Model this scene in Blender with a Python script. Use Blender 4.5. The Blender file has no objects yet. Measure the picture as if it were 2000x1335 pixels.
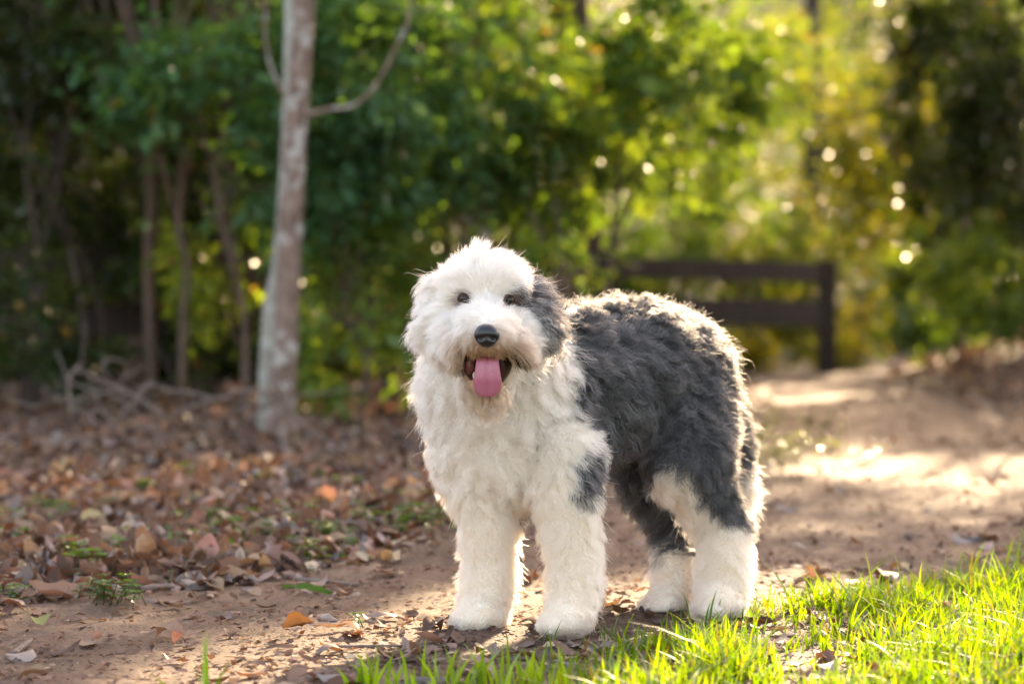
import bpy, bmesh, math, random
import numpy as np
from mathutils import Vector, kdtree
from mathutils.bvhtree import BVHTree
from mathutils import noise as mnoise

random.seed(7)
rng = np.random.default_rng(11)
R = math.radians
S = bpy.context.scene
C = S.collection

# ------------------------------------------------------------------ camera, sky, sun, exposure
CAMZ, FPX, HOR = 0.64, 4722.0, 612.0
cam = bpy.data.objects.new('camera', bpy.data.cameras.new('camera'))
C.objects.link(cam)
S.camera = cam
cam.location = (0, 0, CAMZ)
cam.rotation_euler = (R(90), 0, 0)
cam.data.lens = 85
cam.data.sensor_width = 36
cam.data.shift_y = -55.5 / 2000
cam.data.clip_start = 0.05
cam.data.clip_end = 600
cam.data.dof.use_dof = True
cam.data.dof.focus_distance = 4.74
cam.data.dof.aperture_fstop = 2.6

SUN_EL, SUN_AZ = 21.0, 15.0          # azimuth: degrees to the right of straight ahead (+Y)
sdir = np.array([math.sin(R(SUN_AZ)) * math.cos(R(SUN_EL)), math.cos(R(SUN_AZ)) * math.cos(R(SUN_EL)), math.sin(R(SUN_EL))])
w = bpy.data.worlds.new('World')
S.world = w
w.use_nodes = True
nt = w.node_tree
bg = nt.nodes['Background']
sky = nt.nodes.new('ShaderNodeTexSky')
sky.sky_type = 'NISHITA'
sky.sun_disc = False
sky.sun_elevation = R(SUN_EL)
sky.sun_rotation = R(SUN_AZ)
sky.air_density = 1.0
sky.dust_density = 2.5
sky.ozone_density = 1.0
wb = nt.nodes.new('ShaderNodeMix'); wb.data_type = 'RGBA'; wb.blend_type = 'MULTIPLY'   # white balance of the camera: set for shade
wb.inputs[0].default_value = 1
wb.inputs[7].default_value = (1.26, 0.98, 0.80, 1)
nt.links.new(sky.outputs[0], wb.inputs[6])
nt.links.new(wb.outputs[2], bg.inputs[0])
bg.inputs[1].default_value = 0.15
sl = bpy.data.lights.new('sun', 'SUN')
sl.energy = 4.0
sl.angle = R(0.6)
sl.color = (1.0, 0.74, 0.46)
so = bpy.data.objects.new('sun', sl)
C.objects.link(so)
so.rotation_euler = Vector((-sdir[0], -sdir[1], -sdir[2])).to_track_quat('-Z', 'Y').to_euler()
so.location = (8, 18, 12)

S.view_settings.view_transform = 'Standard'
S.view_settings.look = 'None'
S.view_settings.gamma = 1
S.view_settings.use_curve_mapping = False
S.view_settings.exposure = 2.7
S.render.engine = 'CYCLES'
cy = S.cycles
cy.use_denoising = True
try:
    cy.denoiser = 'OPENIMAGEDENOISE'
    cy.denoising_input_passes = 'RGB_ALBEDO_NORMAL'
    cy.denoising_prefilter = 'ACCURATE'
except Exception:
    pass
cy.max_bounces = 16
cy.diffuse_bounces = 5
cy.glossy_bounces = 6
cy.transmission_bounces = 14
cy.transparent_max_bounces = 8
cy.sample_clamp_indirect = 6
cy.sample_clamp_direct = 0
cy.caustics_reflective = False
cy.caustics_refractive = False
S.render.hair_type = 'STRIP'

# ------------------------------------------------------------------ helpers
def W(px, py, D):
    """point at distance D in front of the camera, measured on the photograph"""
    return np.array([(px - 1000) / FPX * D, D, CAMZ + (HOR - py) / FPX * D])

def tag(o, label=None, cat=None, group=None, kind=None):
    if label: o['label'] = label
    if cat: o['category'] = cat
    if group: o['group'] = group
    if kind: o['kind'] = kind
    return o

def link(o, parent=None):
    C.objects.link(o)
    if parent is not None: o.parent = parent
    return o

def empty(name, loc):
    o = bpy.data.objects.new(name, None)
    o.location = loc
    o.empty_display_size = 0.1
    return link(o)

def mk_mesh(name, V, F, mats=(), tint=None, smooth=False, midx=None):
    """fast mesh from arrays: V (n,3), F (m,k)"""
    me = bpy.data.meshes.new(name)
    V = np.asarray(V, np.float32)
    F = np.asarray(F, np.int32)
    m, k = F.shape
    me.vertices.add(len(V))
    me.vertices.foreach_set('co', V.ravel())
    me.loops.add(m * k)
    me.loops.foreach_set('vertex_index', F.ravel())
    me.polygons.add(m)
    me.polygons.foreach_set('loop_start', np.arange(0, m * k, k, dtype=np.int32))
    me.polygons.foreach_set('loop_total', np.full(m, k, np.int32))
    if smooth: me.polygons.foreach_set('use_smooth', np.ones(m, bool))
    for mt in mats: me.materials.append(mt)
    if midx is not None: me.polygons.foreach_set('material_index', np.asarray(midx, np.int32))
    if tint is not None:
        a = me.attributes.new('tint', 'FLOAT_COLOR', 'POINT')
        t = np.ones((len(V), 4), np.float32)
        t[:, :3] = tint
        a.data.foreach_set('color', t.ravel())
    me.update()
    me.validate()
    return me

def mobj(name, me, parent=None, origin=None):
    o = bpy.data.objects.new(name, me)
    if origin is not None: o.location = origin
    return link(o, parent)

def nrm(a):
    return a / np.maximum(np.linalg.norm(a, axis=-1, keepdims=True), 1e-9)

def catmull(P, n):
    P = np.asarray(P, float)
    Q = np.vstack([2 * P[0] - P[1], P, 2 * P[-1] - P[-2]])
    out = []
    m = len(P) - 1
    for t in np.linspace(0, m - 1e-6, n):
        i = int(t); u = t - i
        a, b, c, d = Q[i], Q[i + 1], Q[i + 2], Q[i + 3]
        out.append(0.5 * (2 * b + (c - a) * u + (2 * a - 5 * b + 4 * c - d) * u * u + (3 * b - a - 3 * c + d) * u ** 3))
    return np.array(out)

def tube(P, rad, n=24, seg=10, bump=0.06, seed=0):
    """tapered tube along points, returns V, F(quads)"""
    r_ = np.random.default_rng(seed)
    pts = catmull(P, n)
    rr = np.interp(np.linspace(0, 1, n), np.linspace(0, 1, len(rad)), rad)
    V = []
    up = np.array([0.31, 0.2, 0.93])
    for i in range(n):
        t = nrm(pts[min(i + 1, n - 1)] - pts[max(i - 1, 0)])
        a = nrm(np.cross(t, up if abs(t @ up) < 0.95 else np.array([1.0, 0, 0])))
        b = np.cross(t, a)
        for j in range(seg):
            th = 2 * math.pi * j / seg
            k = rr[i] * (1 + bump * math.sin(3 * th + i * 0.4 + seed) + bump * r_.normal() * 0.6)
            V.append(pts[i] + k * (a * math.cos(th) + b * math.sin(th)))
    F = []
    for i in range(n - 1):
        for j in range(seg):
            F.append((i * seg + j, i * seg + (j + 1) % seg, (i + 1) * seg + (j + 1) % seg, (i + 1) * seg + j))
    V.append(pts[0]); V.append(pts[-1])
    e = len(V)
    for j in range(seg):
        F.append((e - 2, (j + 1) % seg, j, j))
        k = (n - 1) * seg
        F.append((e - 1, k + j, k + (j + 1) % seg, k + (j + 1) % seg))
    V = np.array(V)
    # closing fans as degenerate quads are avoided: split to triangles
    T = []
    for f in F:
        if f[2] == f[3]: T.append((f[0], f[1], f[2]))
        else: T += [(f[0], f[1], f[2]), (f[0], f[2], f[3])]
    return V, np.array(T)

def join(parts):
    Vs, Fs, o = [], [], 0
    for V, F in parts:
        Vs.append(V); Fs.append(F + o); o += len(V)
    return np.vstack(Vs), np.vstack(Fs)

def vnoise(x, y, s, seed=0.0):
    return np.array([mnoise.noise((a * s + seed, b * s - seed, seed * 0.7)) for a, b in zip(x, y)])

# value-noise, vectorised (for ground relief and densities)
_perm = rng.random((256, 256))
def vn(x, y, s, k=0):
    x = np.asarray(x) * s + 37.1 * k; y = np.asarray(y) * s + 91.7 * k
    i = np.floor(x).astype(int); j = np.floor(y).astype(int)
    u = x - i; v = y - j
    u = u * u * (3 - 2 * u); v = v * v * (3 - 2 * v)
    g = lambda a, b: _perm[a % 256, b % 256]
    return (g(i, j) * (1 - u) + g(i + 1, j) * u) * (1 - v) + (g(i, j + 1) * (1 - u) + g(i + 1, j + 1) * u) * v

# ------------------------------------------------------------------ materials
def mat(name):
    m = bpy.data.materials.new(name)
    m.use_nodes = True
    n = m.node_tree.nodes
    for x in list(n): n.remove(x)
    out = n.new('ShaderNodeOutputMaterial')
    return m, m.node_tree, out

def N(t, typ, **kw):
    n = t.nodes.new(typ)
    for k, v in kw.items():
        if k.startswith('i_'): n.inputs[int(k[2:])].default_value = v
        else: setattr(n, k, v)
    return n

def ramp(t, stops, fac=None):
    r = t.nodes.new('ShaderNodeValToRGB')
    el = r.color_ramp.elements
    while len(el) < len(stops): el.new(0.5)
    for e, (p, c) in zip(el, stops):
        e.position = p; e.color = (*c, 1)
    if fac is not None: t.links.new(fac, r.inputs[0])
    return r

def leafy(name, trans=0.45, gloss=0.06, rough=0.32, tmul=(2.2, 1.9, 0.5)):
    """thin leaf: per-leaf tint, diffuse + translucent + a waxy sheen"""
    m, t, out = mat(name)
    L = t.links.new
    at = N(t, 'ShaderNodeAttribute', attribute_name='tint')
    d = N(t, 'ShaderNodeBsdfDiffuse'); L(at.outputs['Color'], d.inputs[0])
    mul = N(t, 'ShaderNodeMix', data_type='RGBA', blend_type='MULTIPLY')
    mul.inputs[0].default_value = 1
    L(at.outputs['Color'], mul.inputs[6]); mul.inputs[7].default_value = (*tmul, 1)
    tr = N(t, 'ShaderNodeBsdfTranslucent'); L(mul.outputs[2], tr.inputs[0])
    mx = N(t, 'ShaderNodeMixShader'); mx.inputs[0].default_value = trans
    L(d.outputs[0], mx.inputs[1]); L(tr.outputs[0], mx.inputs[2])
    g = N(t, 'ShaderNodeBsdfAnisotropic') if False else N(t, 'ShaderNodeBsdfGlossy')
    g.inputs['Roughness'].default_value = rough
    g.inputs[0].default_value = (1, 1, 1, 1)
    fr = N(t, 'ShaderNodeFresnel'); fr.inputs[0].default_value = 1.4
    ma = N(t, 'ShaderNodeMath', operation='MULTIPLY'); L(fr.outputs[0], ma.inputs[0]); ma.inputs[1].default_value = gloss * 20
    mi_ = N(t, 'ShaderNodeMath', operation='MINIMUM'); L(ma.outputs[0], mi_.inputs[0]); mi_.inputs[1].default_value = 0.11
    ma = mi_
    mg = N(t, 'ShaderNodeMixShader'); L(ma.outputs[0], mg.inputs[0])
    L(mx.outputs[0], mg.inputs[1]); L(g.outputs[0], mg.inputs[2])
    L(mg.outputs[0], out.inputs[0])
    return m

M = {}
M['leaf'] = leafy('tree_leaf', 0.45, 0.022, 0.33, (2.4, 2.1, 0.35))
M['grass'] = leafy('grass_blade', 0.58, 0.003, 0.5, (2.5, 2.5, 0.12))
M['litter'] = leafy('dead_leaf', 0.2, 0.004, 0.55, (1.5, 1.1, 0.7))

def bark(name, cols, scale=6, patch=None):
    m, t, out = mat(name)
    L = t.links.new
    tc = N(t, 'ShaderNodeTexCoord')
    mp = N(t, 'ShaderNodeMapping'); mp.inputs['Scale'].default_value = (1, 1, 0.35)
    L(tc.outputs['Object'], mp.inputs[0])
    n1 = N(t, 'ShaderNodeTexNoise'); n1.inputs['Scale'].default_value = scale * 2.4; n1.inputs['Detail'].default_value = 6; n1.inputs['Roughness'].default_value = 0.65
    L(mp.outputs[0], n1.inputs[0])
    r = ramp(t, cols, n1.outputs[0])
    col = r.outputs[0]
    if patch:
        n2 = N(t, 'ShaderNodeTexNoise'); n2.inputs['Scale'].default_value = scale; n2.inputs['Detail'].default_value = 4
        L(tc.outputs['Object'], n2.inputs[0])
        r2 = ramp(t, [(0.54, (0, 0, 0)), (0.62, (1, 1, 1))], n2.outputs[0])
        mx = N(t, 'ShaderNodeMix', data_type='RGBA')
        L(r2.outputs[0], mx.inputs[0]); L(col, mx.inputs[6]); mx.inputs[7].default_value = (*patch, 1)
        col = mx.outputs[2]
    p = N(t, 'ShaderNodeBsdfPrincipled'); p.inputs['Roughness'].default_value = 0.85
    L(col, p.inputs['Base Color'])
    b = N(t, 'ShaderNodeBump'); b.inputs['Strength'].default_value = 0.5; b.inputs['Distance'].default_value = 0.01
    L(n1.outputs[0], b.inputs['Height']); L(b.outputs[0], p.inputs['Normal'])
    L(p.outputs[0], out.inputs[0])
    return m
M['pale_bark'] = bark('pale_bark', [(0.36, (0.07, 0.045, 0.034)), (0.46, (0.145, 0.093, 0.07)), (0.64, (0.22, 0.155, 0.125))], 12, (0.32, 0.295, 0.265))
M['grey_bark'] = bark('grey_bark', [(0.3, (0.16, 0.15, 0.12)), (0.6, (0.30, 0.28, 0.24))], 7, (0.36, 0.36, 0.32))
M['brown_bark'] = bark('brown_bark', [(0.3, (0.05, 0.032, 0.022)), (0.65, (0.115, 0.075, 0.052))], 8)
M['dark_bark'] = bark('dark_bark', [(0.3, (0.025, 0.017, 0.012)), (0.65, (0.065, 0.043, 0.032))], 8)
M['twig'] = bark('dry_twig', [(0.3, (0.09, 0.064, 0.052)), (0.65, (0.20, 0.15, 0.125))], 14)
M['fence'] = bark('brown_timber', [(0.3, (0.022, 0.014, 0.011)), (0.7, (0.05, 0.032, 0.025))], 5)

def soil(name, stops, rough=0.8, spec=0.35, bump=0.6):
    m, t, out = mat(name)
    L = t.links.new
    tc = N(t, 'ShaderNodeTexCoord')
    n1 = N(t, 'ShaderNodeTexNoise'); n1.inputs['Scale'].default_value = 3.2; n1.inputs['Detail'].default_value = 9; n1.inputs['Roughness'].default_value = 0.68
    L(tc.outputs['Object'], n1.inputs[0])
    r = ramp(t, stops, n1.outputs[0])
    n2 = N(t, 'ShaderNodeTexNoise'); n2.inputs['Scale'].default_value = 85; n2.inputs['Detail'].default_value = 6; n2.inputs['Roughness'].default_value = 0.7
    L(tc.outputs['Object'], n2.inputs[0])
    r2 = ramp(t, [(0.32, (0.5, 0.5, 0.5)), (0.68, (1.35, 1.3, 1.25))], n2.outputs[0])
    mx = N(t, 'ShaderNodeMix', data_type='RGBA', blend_type='MULTIPLY'); mx.inputs[0].default_value = 1
    L(r.outputs[0], mx.inputs[6]); L(r2.outputs[0], mx.inputs[7])
    v = N(t, 'ShaderNodeTexVoronoi'); v.inputs['Scale'].default_value = 130
    L(tc.outputs['Object'], v.inputs[0])
    ad = N(t, 'ShaderNodeMath', operation='ADD'); L(n2.outputs[0], ad.inputs[0])
    m2 = N(t, 'ShaderNodeMath', operation='MULTIPLY'); L(v.outputs[0], m2.inputs[0]); m2.inputs[1].default_value = -0.35
    L(m2.outputs[0], ad.inputs[1])
    b = N(t, 'ShaderNodeBump'); b.inputs['Strength'].default_value = bump; b.inputs['Distance'].default_value = 0.012
    L(ad.outputs[0], b.inputs['Height'])
    p = N(t, 'ShaderNodeBsdfPrincipled'); p.inputs['Roughness'].default_value = rough
    p.inputs['Specular IOR Level'].default_value = spec
    L(mx.outputs[2], p.inputs['Base Color']); L(b.outputs[0], p.inputs['Normal'])
    L(p.outputs[0], out.inputs[0])
    return m
M['forest_floor'] = soil('forest_floor', [(0.3, (0.045, 0.028, 0.02)), (0.55, (0.10, 0.062, 0.042)), (0.72, (0.15, 0.10, 0.07))])
M['path'] = soil('path_dirt', [(0.3, (0.072, 0.045, 0.030)), (0.5, (0.130, 0.083, 0.056)), (0.72, (0.20, 0.136, 0.096))], 0.8, 0.25)
M['hill'] = soil('hill_floor', [(0.3, (0.02, 0.03, 0.012)), (0.7, (0.05, 0.06, 0.025))])

def plain(name, col, rough=0.5, spec=0.5, sss=0.0, bumpscale=None, bumpd=0.001):
    m, t, out = mat(name)
    L = t.links.new
    p = N(t, 'ShaderNodeBsdfPrincipled')
    tc = N(t, 'ShaderNodeTexCoord')
    n1 = N(t, 'ShaderNodeTexNoise'); n1.inputs['Scale'].default_value = bumpscale or 60; n1.inputs['Detail'].default_value = 4
    L(tc.outputs['Object'], n1.inputs[0])
    r = ramp(t, [(0.3, tuple(c * 0.8 for c in col)), (0.7, tuple(min(1, c * 1.15) for c in col))], n1.outputs[0])
    L(r.outputs[0], p.inputs['Base Color'])
    p.inputs['Roughness'].default_value = rough
    p.inputs['Specular IOR Level'].default_value = spec
    if sss:
        p.inputs['Subsurface Weight'].default_value = sss
        p.inputs['Subsurface Radius'].default_value = (0.012, 0.004, 0.003)
        p.inputs['Subsurface Scale'].default_value = 1.0
    if bumpscale:
        b = N(t, 'ShaderNodeBump'); b.inputs['Strength'].default_value = 0.5; b.inputs['Distance'].default_value = bumpd
        L(n1.outputs[0], b.inputs['Height']); L(b.outputs[0], p.inputs['Normal'])
    L(p.outputs[0], out.inputs[0])
    return m
M['nose'] = plain('nose_leather', (0.012, 0.012, 0.014), 0.36, 0.6, 0, 420, 0.0012)
M['tongue'] = plain('wet_tongue', (0.38, 0.125, 0.18), 0.33, 0.45, 0.25, 650, 0.0008)
M['mouth'] = plain('mouth_skin', (0.05, 0.016, 0.014), 0.45, 0.4)
M['gum'] = plain('gum_skin', (0.20, 0.06, 0.06), 0.35, 0.5)
M['tooth'] = plain('tooth', (0.75, 0.68, 0.52), 0.3, 0.5)
M['eyelid'] = plain('eyelid_skin', (0.03, 0.018, 0.014), 0.45, 0.4)
M['stone'] = plain('grey_stone', (0.10, 0.085, 0.08), 0.8, 0.3, 0, 30, 0.006)

def eye_mat():
    m, t, out = mat('eye')
    L = t.links.new
    tc = N(t, 'ShaderNodeTexCoord')
    ln = N(t, 'ShaderNodeSeparateXYZ'); L(tc.outputs['Object'], ln.inputs[0])
    # the eye looks along local -Y; radius is 1 unit before scaling
    sq = N(t, 'ShaderNodeVectorMath', operation='LENGTH')
    cb = N(t, 'ShaderNodeCombineXYZ'); L(ln.outputs[0], cb.inputs[0]); L(ln.outputs[2], cb.inputs[2])
    L(cb.outputs[0], sq.inputs[0])
    r = ramp(t, [(0.0, (0.004, 0.003, 0.003)), (0.40, (0.004, 0.003, 0.003)), (0.50, (0.060, 0.026, 0.011)), (0.70, (0.034, 0.014, 0.007)), (0.78, (0.010, 0.006, 0.005)), (1.0, (0.03, 0.02, 0.016))], sq.outputs['Value'])
    p = N(t, 'ShaderNodeBsdfPrincipled'); p.inputs['Roughness'].default_value = 0.04
    p.inputs['Specular IOR Level'].default_value = 0.35
    L(r.outputs[0], p.inputs['Base Color']); L(p.outputs[0], out.inputs[0])
    return m
M['eye'] = eye_mat()

def fur_mat():
    m, t, out = mat('dog_fur')
    L = t.links.new
    at = N(t, 'ShaderNodeAttribute', attribute_name='tint')
    d = N(t, 'ShaderNodeBsdfDiffuse'); L(at.outputs['Color'], d.inputs[0])
    mu = N(t, 'ShaderNodeMix', data_type='RGBA', blend_type='MULTIPLY'); mu.inputs[0].default_value = 1
    L(at.outputs['Color'], mu.inputs[6]); mu.inputs[7].default_value = (1.0, 0.86, 0.66, 1)
    tr = N(t, 'ShaderNodeBsdfTranslucent'); L(mu.outputs[2], tr.inputs[0])
    mx = N(t, 'ShaderNodeMixShader'); mx.inputs[0].default_value = 0.38
    L(d.outputs[0], mx.inputs[1]); L(tr.outputs[0], mx.inputs[2])
    ph = N(t, 'ShaderNodeBsdfHairPrincipled'); ph.model = 'CHIANG'; ph.parametrization = 'COLOR'
    L(at.outputs['Color'], ph.inputs['Color'])
    ph.inputs['Roughness'].default_value = 0.38; ph.inputs['Radial Roughness'].default_value = 0.5
    bw = N(t, 'ShaderNodeRGBToBW'); L(at.outputs['Color'], bw.inputs[0])
    mr = N(t, 'ShaderNodeMapRange'); L(bw.outputs[0], mr.inputs[0])
    for k, v in ((1, 0.12), (2, 0.6), (3, 0.26), (4, 0.76)): mr.inputs[k].default_value = v
    m3 = N(t, 'ShaderNodeMixShader'); L(mr.outputs[0], m3.inputs[0])
    L(mx.outputs[0], m3.inputs[1]); L(ph.outputs[0], m3.inputs[2])
    L(m3.outputs[0], out.inputs[0])
    return m
M['fur'] = fur_mat()
def skin_mat():
    m, t, out = mat('dog_skin')
    L = t.links.new
    at = N(t, 'ShaderNodeAttribute', attribute_name='tint')
    d = N(t, 'ShaderNodeBsdfDiffuse'); L(at.outputs['Color'], d.inputs[0])
    L(d.outputs[0], out.inputs[0])
    return m
M['skin'] = skin_mat()

# ------------------------------------------------------------------ ground
XL = lambda D: np.interp(D, [1, 4.2, 5.3, 6.0, 7.8, 9.7, 11.7, 15, 23.7, 34], [-4.5, -2.4, -1.02, -0.50, -0.20, 0.35, 1.1, 1.5, 2.1, 5.0])
XR = lambda D: np.interp(D, [1, 3.4, 4.2, 5.07, 6.1, 8, 13.9, 24.7, 34], [-1.4, -0.72, -0.22, 0.43, 1.25, 2.1, 2.95, 3.6, 7.5])
def path_mask(x, y):
    """metres inside the path edges (negative outside)"""
    return np.minimum(x - XL(y), XR(y) - x) + (vn(x, y, 1.3, 1) - 0.5) * 0.35 + (vn(x, y, 5, 2) - 0.5) * 0.15

def gz(x, y):
    x = np.asarray(x, float); y = np.asarray(y, float)
    near = np.clip(1 - (y - 9) / 8, 0.25, 1)
    z = (vn(x, y, 0.9, 3) - 0.5) * 0.05 + (vn(x, y, 4, 4) - 0.5) * 0.014 * near + (vn(x, y, 14, 5) - 0.5) * 0.007 * near
    z = z * np.clip(np.hypot((x - 0.15) / 0.6, (y - 5.0) / 0.5) - 0.6, 0.12, 1)
    # leafy bank to the right of the path
    b = np.clip(x - np.interp(y, [6, 13.9, 24.7, 34], [3.6, 2.95, 3.75, 6.5]), 0, 3.5)
    z = z + 0.30 * b * np.clip((y - 8) / 5, 0, 1) * (0.85 + 0.3 * vn(x, y, 0.8, 6))
    # rising wooded slope far behind
    z = z + np.clip((y - 36) / 40, 0, 1) ** 1.2 * 12
    z = z + np.clip((np.abs(x) - 22) / 40, 0, 1) * 10 * np.clip((y + 5) / 20, 0, 1)
    return z

def axis(lo, mid0, mid1, hi, fine, n):
    a = np.arange(mid0, mid1, fine)
    l = mid0 - np.geomspace(fine, mid0 - lo + fine, n)[::-1]
    h = mid1 + np.geomspace(fine, hi - mid1, n)
    return np.concatenate([l, a, h])
gx = axis(-90, -1.7, 1.9, 90, 0.016, 90)
gy = axis(-60, 4.0, 7.0, 140, 0.016, 150)
GX, GY = np.meshgrid(gx, gy)
def grid_faces(ny, nx):
    i = np.arange(ny * nx).reshape(ny, nx)
    return np.stack([i[:-1, :-1].ravel(), i[:-1, 1:].ravel(), i[1:, 1:].ravel(), i[1:, :-1].ravel()], 1)
Z = gz(GX, GY)
V = np.stack([GX.ravel(), GY.ravel(), Z.ravel()], 1)
F = grid_faces(*GX.shape)
far = V[F].mean(1)[:, 1] > 37
g = mobj('ground', mk_mesh('ground', V, F[~far], [M['forest_floor']], smooth=True))
tag(g, kind='structure')
g = mobj('hill', mk_mesh('hill', V, F[far], [M['hill']], smooth=True))
tag(g, kind='structure')
pm = path_mask(GX, GY)
off = np.clip(pm * 0.16, -0.05, 0.012) + (vn(GX, GY, 26, 7) - 0.5) * 0.006 * np.clip(1 - (GY - 9) / 6, 0, 1)
PV = V.copy(); PV[:, 2] += off.ravel()
keep = (off.ravel()[F].max(1) > -0.035) & (V[F].mean(1)[:, 1] < 34) & (V[F].mean(1)[:, 1] > -6)
used = np.unique(F[keep]); remap = np.zeros(len(V), int); remap[used] = np.arange(len(used))
p = mobj('path', mk_mesh('path', PV[used], remap[F[keep]], [M['path']], smooth=True))
tag(p, kind='structure')
def surf(x, y):
    return gz(x, y) + np.maximum(0, np.clip(path_mask(x, y) * 0.16, -0.05, 0.012))

# ------------------------------------------------------------------ foliage machinery
gap_r = np.random.default_rng(123)
def sun_gap(P):
    """True where a leaf would stand between the sun and the clearing: the canopy is open there"""
    t = (P[:, 2] - 0.35) / sdir[2]
    gx_, gy_ = P[:, 0] - sdir[0] * t, P[:, 1] - sdir[1] * t
    on = P[:, 2] > 0.9
    t0 = (P[:, 2] - 0.03) / sdir[2]
    a0 = np.hypot((P[:, 0] - sdir[0] * t0 - 0.45) / 0.75, (P[:, 1] - sdir[1] * t0 - 5.15) / 0.75) < 1
    a = np.hypot((gx_ - 0.28) / 0.80, (gy_ - 5.0) / 1.0) < 1
    t2 = P[:, 2] / sdir[2]
    hx, hy = P[:, 0] - sdir[0] * t2, P[:, 1] - sdir[1] * t2
    b = np.hypot((hx - 1.75) / 0.75, (hy - 9.6) / 1.0) < 1
    c = np.hypot((hx - 0.9) / 1.2, (hy - 4.3) / 0.7) < 1
    # thin canopy where the light comes through to the leaves of the middle distance
    def shaft(Y, x0, x1, z0, z1, pr):
        t = (P[:, 1] - Y) / sdir[1]
        q = P - sdir * t[:, None]
        return (t > 1.2) & (q[:, 0] > x0) & (q[:, 0] < x1) & (q[:, 2] > z0) & (q[:, 2] < z1) & (gap_r.random(len(P)) < pr)
    d = shaft(26.6, 1.0, 5.4, -0.1, 4.0, 0.88) | shaft(15.6, -1.5, 1.9, 1.0, 3.2, 0.82) | shaft(13.6, -1.6, 0.9, 0.8, 2.8, 0.5)
    return (on & (a | a0 | b | c)) | d

LEAF_T = {
    'teal':   ((0.040, 0.112, 0.066), (0.086, 0.165, 0.060)),  # bluish sheen of the sky put into the leaf colour
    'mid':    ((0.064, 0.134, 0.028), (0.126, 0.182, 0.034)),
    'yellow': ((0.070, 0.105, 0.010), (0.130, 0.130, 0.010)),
    'dark':   ((0.018, 0.036, 0.013), (0.042, 0.064, 0.018)),  # shade of the wood deepened by a darker leaf colour
}
def leaves(base, dirv, up, L, wid, r):
    n = len(base)
    side = nrm(np.cross(dirv, up)); up2 = np.cross(side, dirv)
    L = L[:, None]; wd = (wid[:, None]) * L
    fold = 0.10 * L
    mid = base + dirv * L * 0.45
    V = np.stack([base, mid + side * wd + up2 * fold, base + dirv * L - up2 * L * 0.12, mid - side * wd + up2 * fold], 1).reshape(-1, 3)
    i = np.arange(n)[:, None] * 4
    F = np.concatenate([i + np.array([[0, 1, 2]]), i + np.array([[0, 2, 3]])], 1).reshape(-1, 3)
    return V, F

def foliage(cen, rad, nspray, per, leaf, kind, seed, droop=0.35, nclump=None, gap=True, hollow=0.45):
    r = np.random.default_rng(seed)
    cen = np.asarray(cen, float); rad = np.asarray(rad, float)
    nclump = nclump or max(6, nspray // 28)
    u = nrm(r.normal(size=(nclump, 3)))
    q = (hollow + (1 - hollow) * r.random((nclump, 1)) ** 0.6)
    cc = u * q
    k = r.integers(0, nclump, nspray)
    p = cc[k] + r.normal(size=(nspray, 3)) * (0.13 + 0.14 * r.random((nspray, 1)))
    out = nrm(p + r.normal(size=p.shape) * 0.5)
    pos = cen + p * rad
    d = nrm(out + np.array([0, 0, -droop]))
    t = (np.arange(per) + 0.5) / per
    sl = leaf * (1.6 + 1.6 * r.random((nspray, 1, 1)))
    base = pos[:, None, :] + d[:, None, :] * (t[None, :, None] * sl) + r.normal(size=(nspray, per, 3)) * leaf * 0.28
    ax = nrm(np.cross(d, np.array([0.1, 0.2, 1.0])))
    sg = np.where(np.arange(per) % 2, 1, -1)[None, :, None]
    dv = nrm(d[:, None, :] * 0.6 + ax[:, None, :] * sg * 0.8 + r.normal(size=(nspray, per, 3)) * 0.4 + np.array([0, 0, -0.25]))
    up = nrm(np.array([0, 0, 1.0]) + r.normal(size=(nspray, per, 3)) * 0.55)
    base = base.reshape(-1, 3); dv = dv.reshape(-1, 3); up = up.reshape(-1, 3)
    kk = np.repeat(k, per)
    ok = base[:, 2] > gz(base[:, 0], base[:, 1]) + 0.02
    if gap: ok &= ~sun_gap(base)
    base, dv, up, kk = base[ok], dv[ok], up[ok], kk[ok]
    n = len(base)
    V, F = leaves(base, dv, up, leaf * (0.65 + 0.6 * r.random(n)), 0.22 + 0.10 * r.random(n), r)
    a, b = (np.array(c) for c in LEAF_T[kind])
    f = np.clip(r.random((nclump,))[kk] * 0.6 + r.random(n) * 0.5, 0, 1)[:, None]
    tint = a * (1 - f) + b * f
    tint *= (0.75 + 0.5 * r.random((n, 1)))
    old = r.random(n) < 0.015
    tint[old] = (0.16, 0.11, 0.03)
    return V, F, np.repeat(tint, 4, 0), cen + cc * rad

def to_local(V, o): return V - np.asarray(o)

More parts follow.
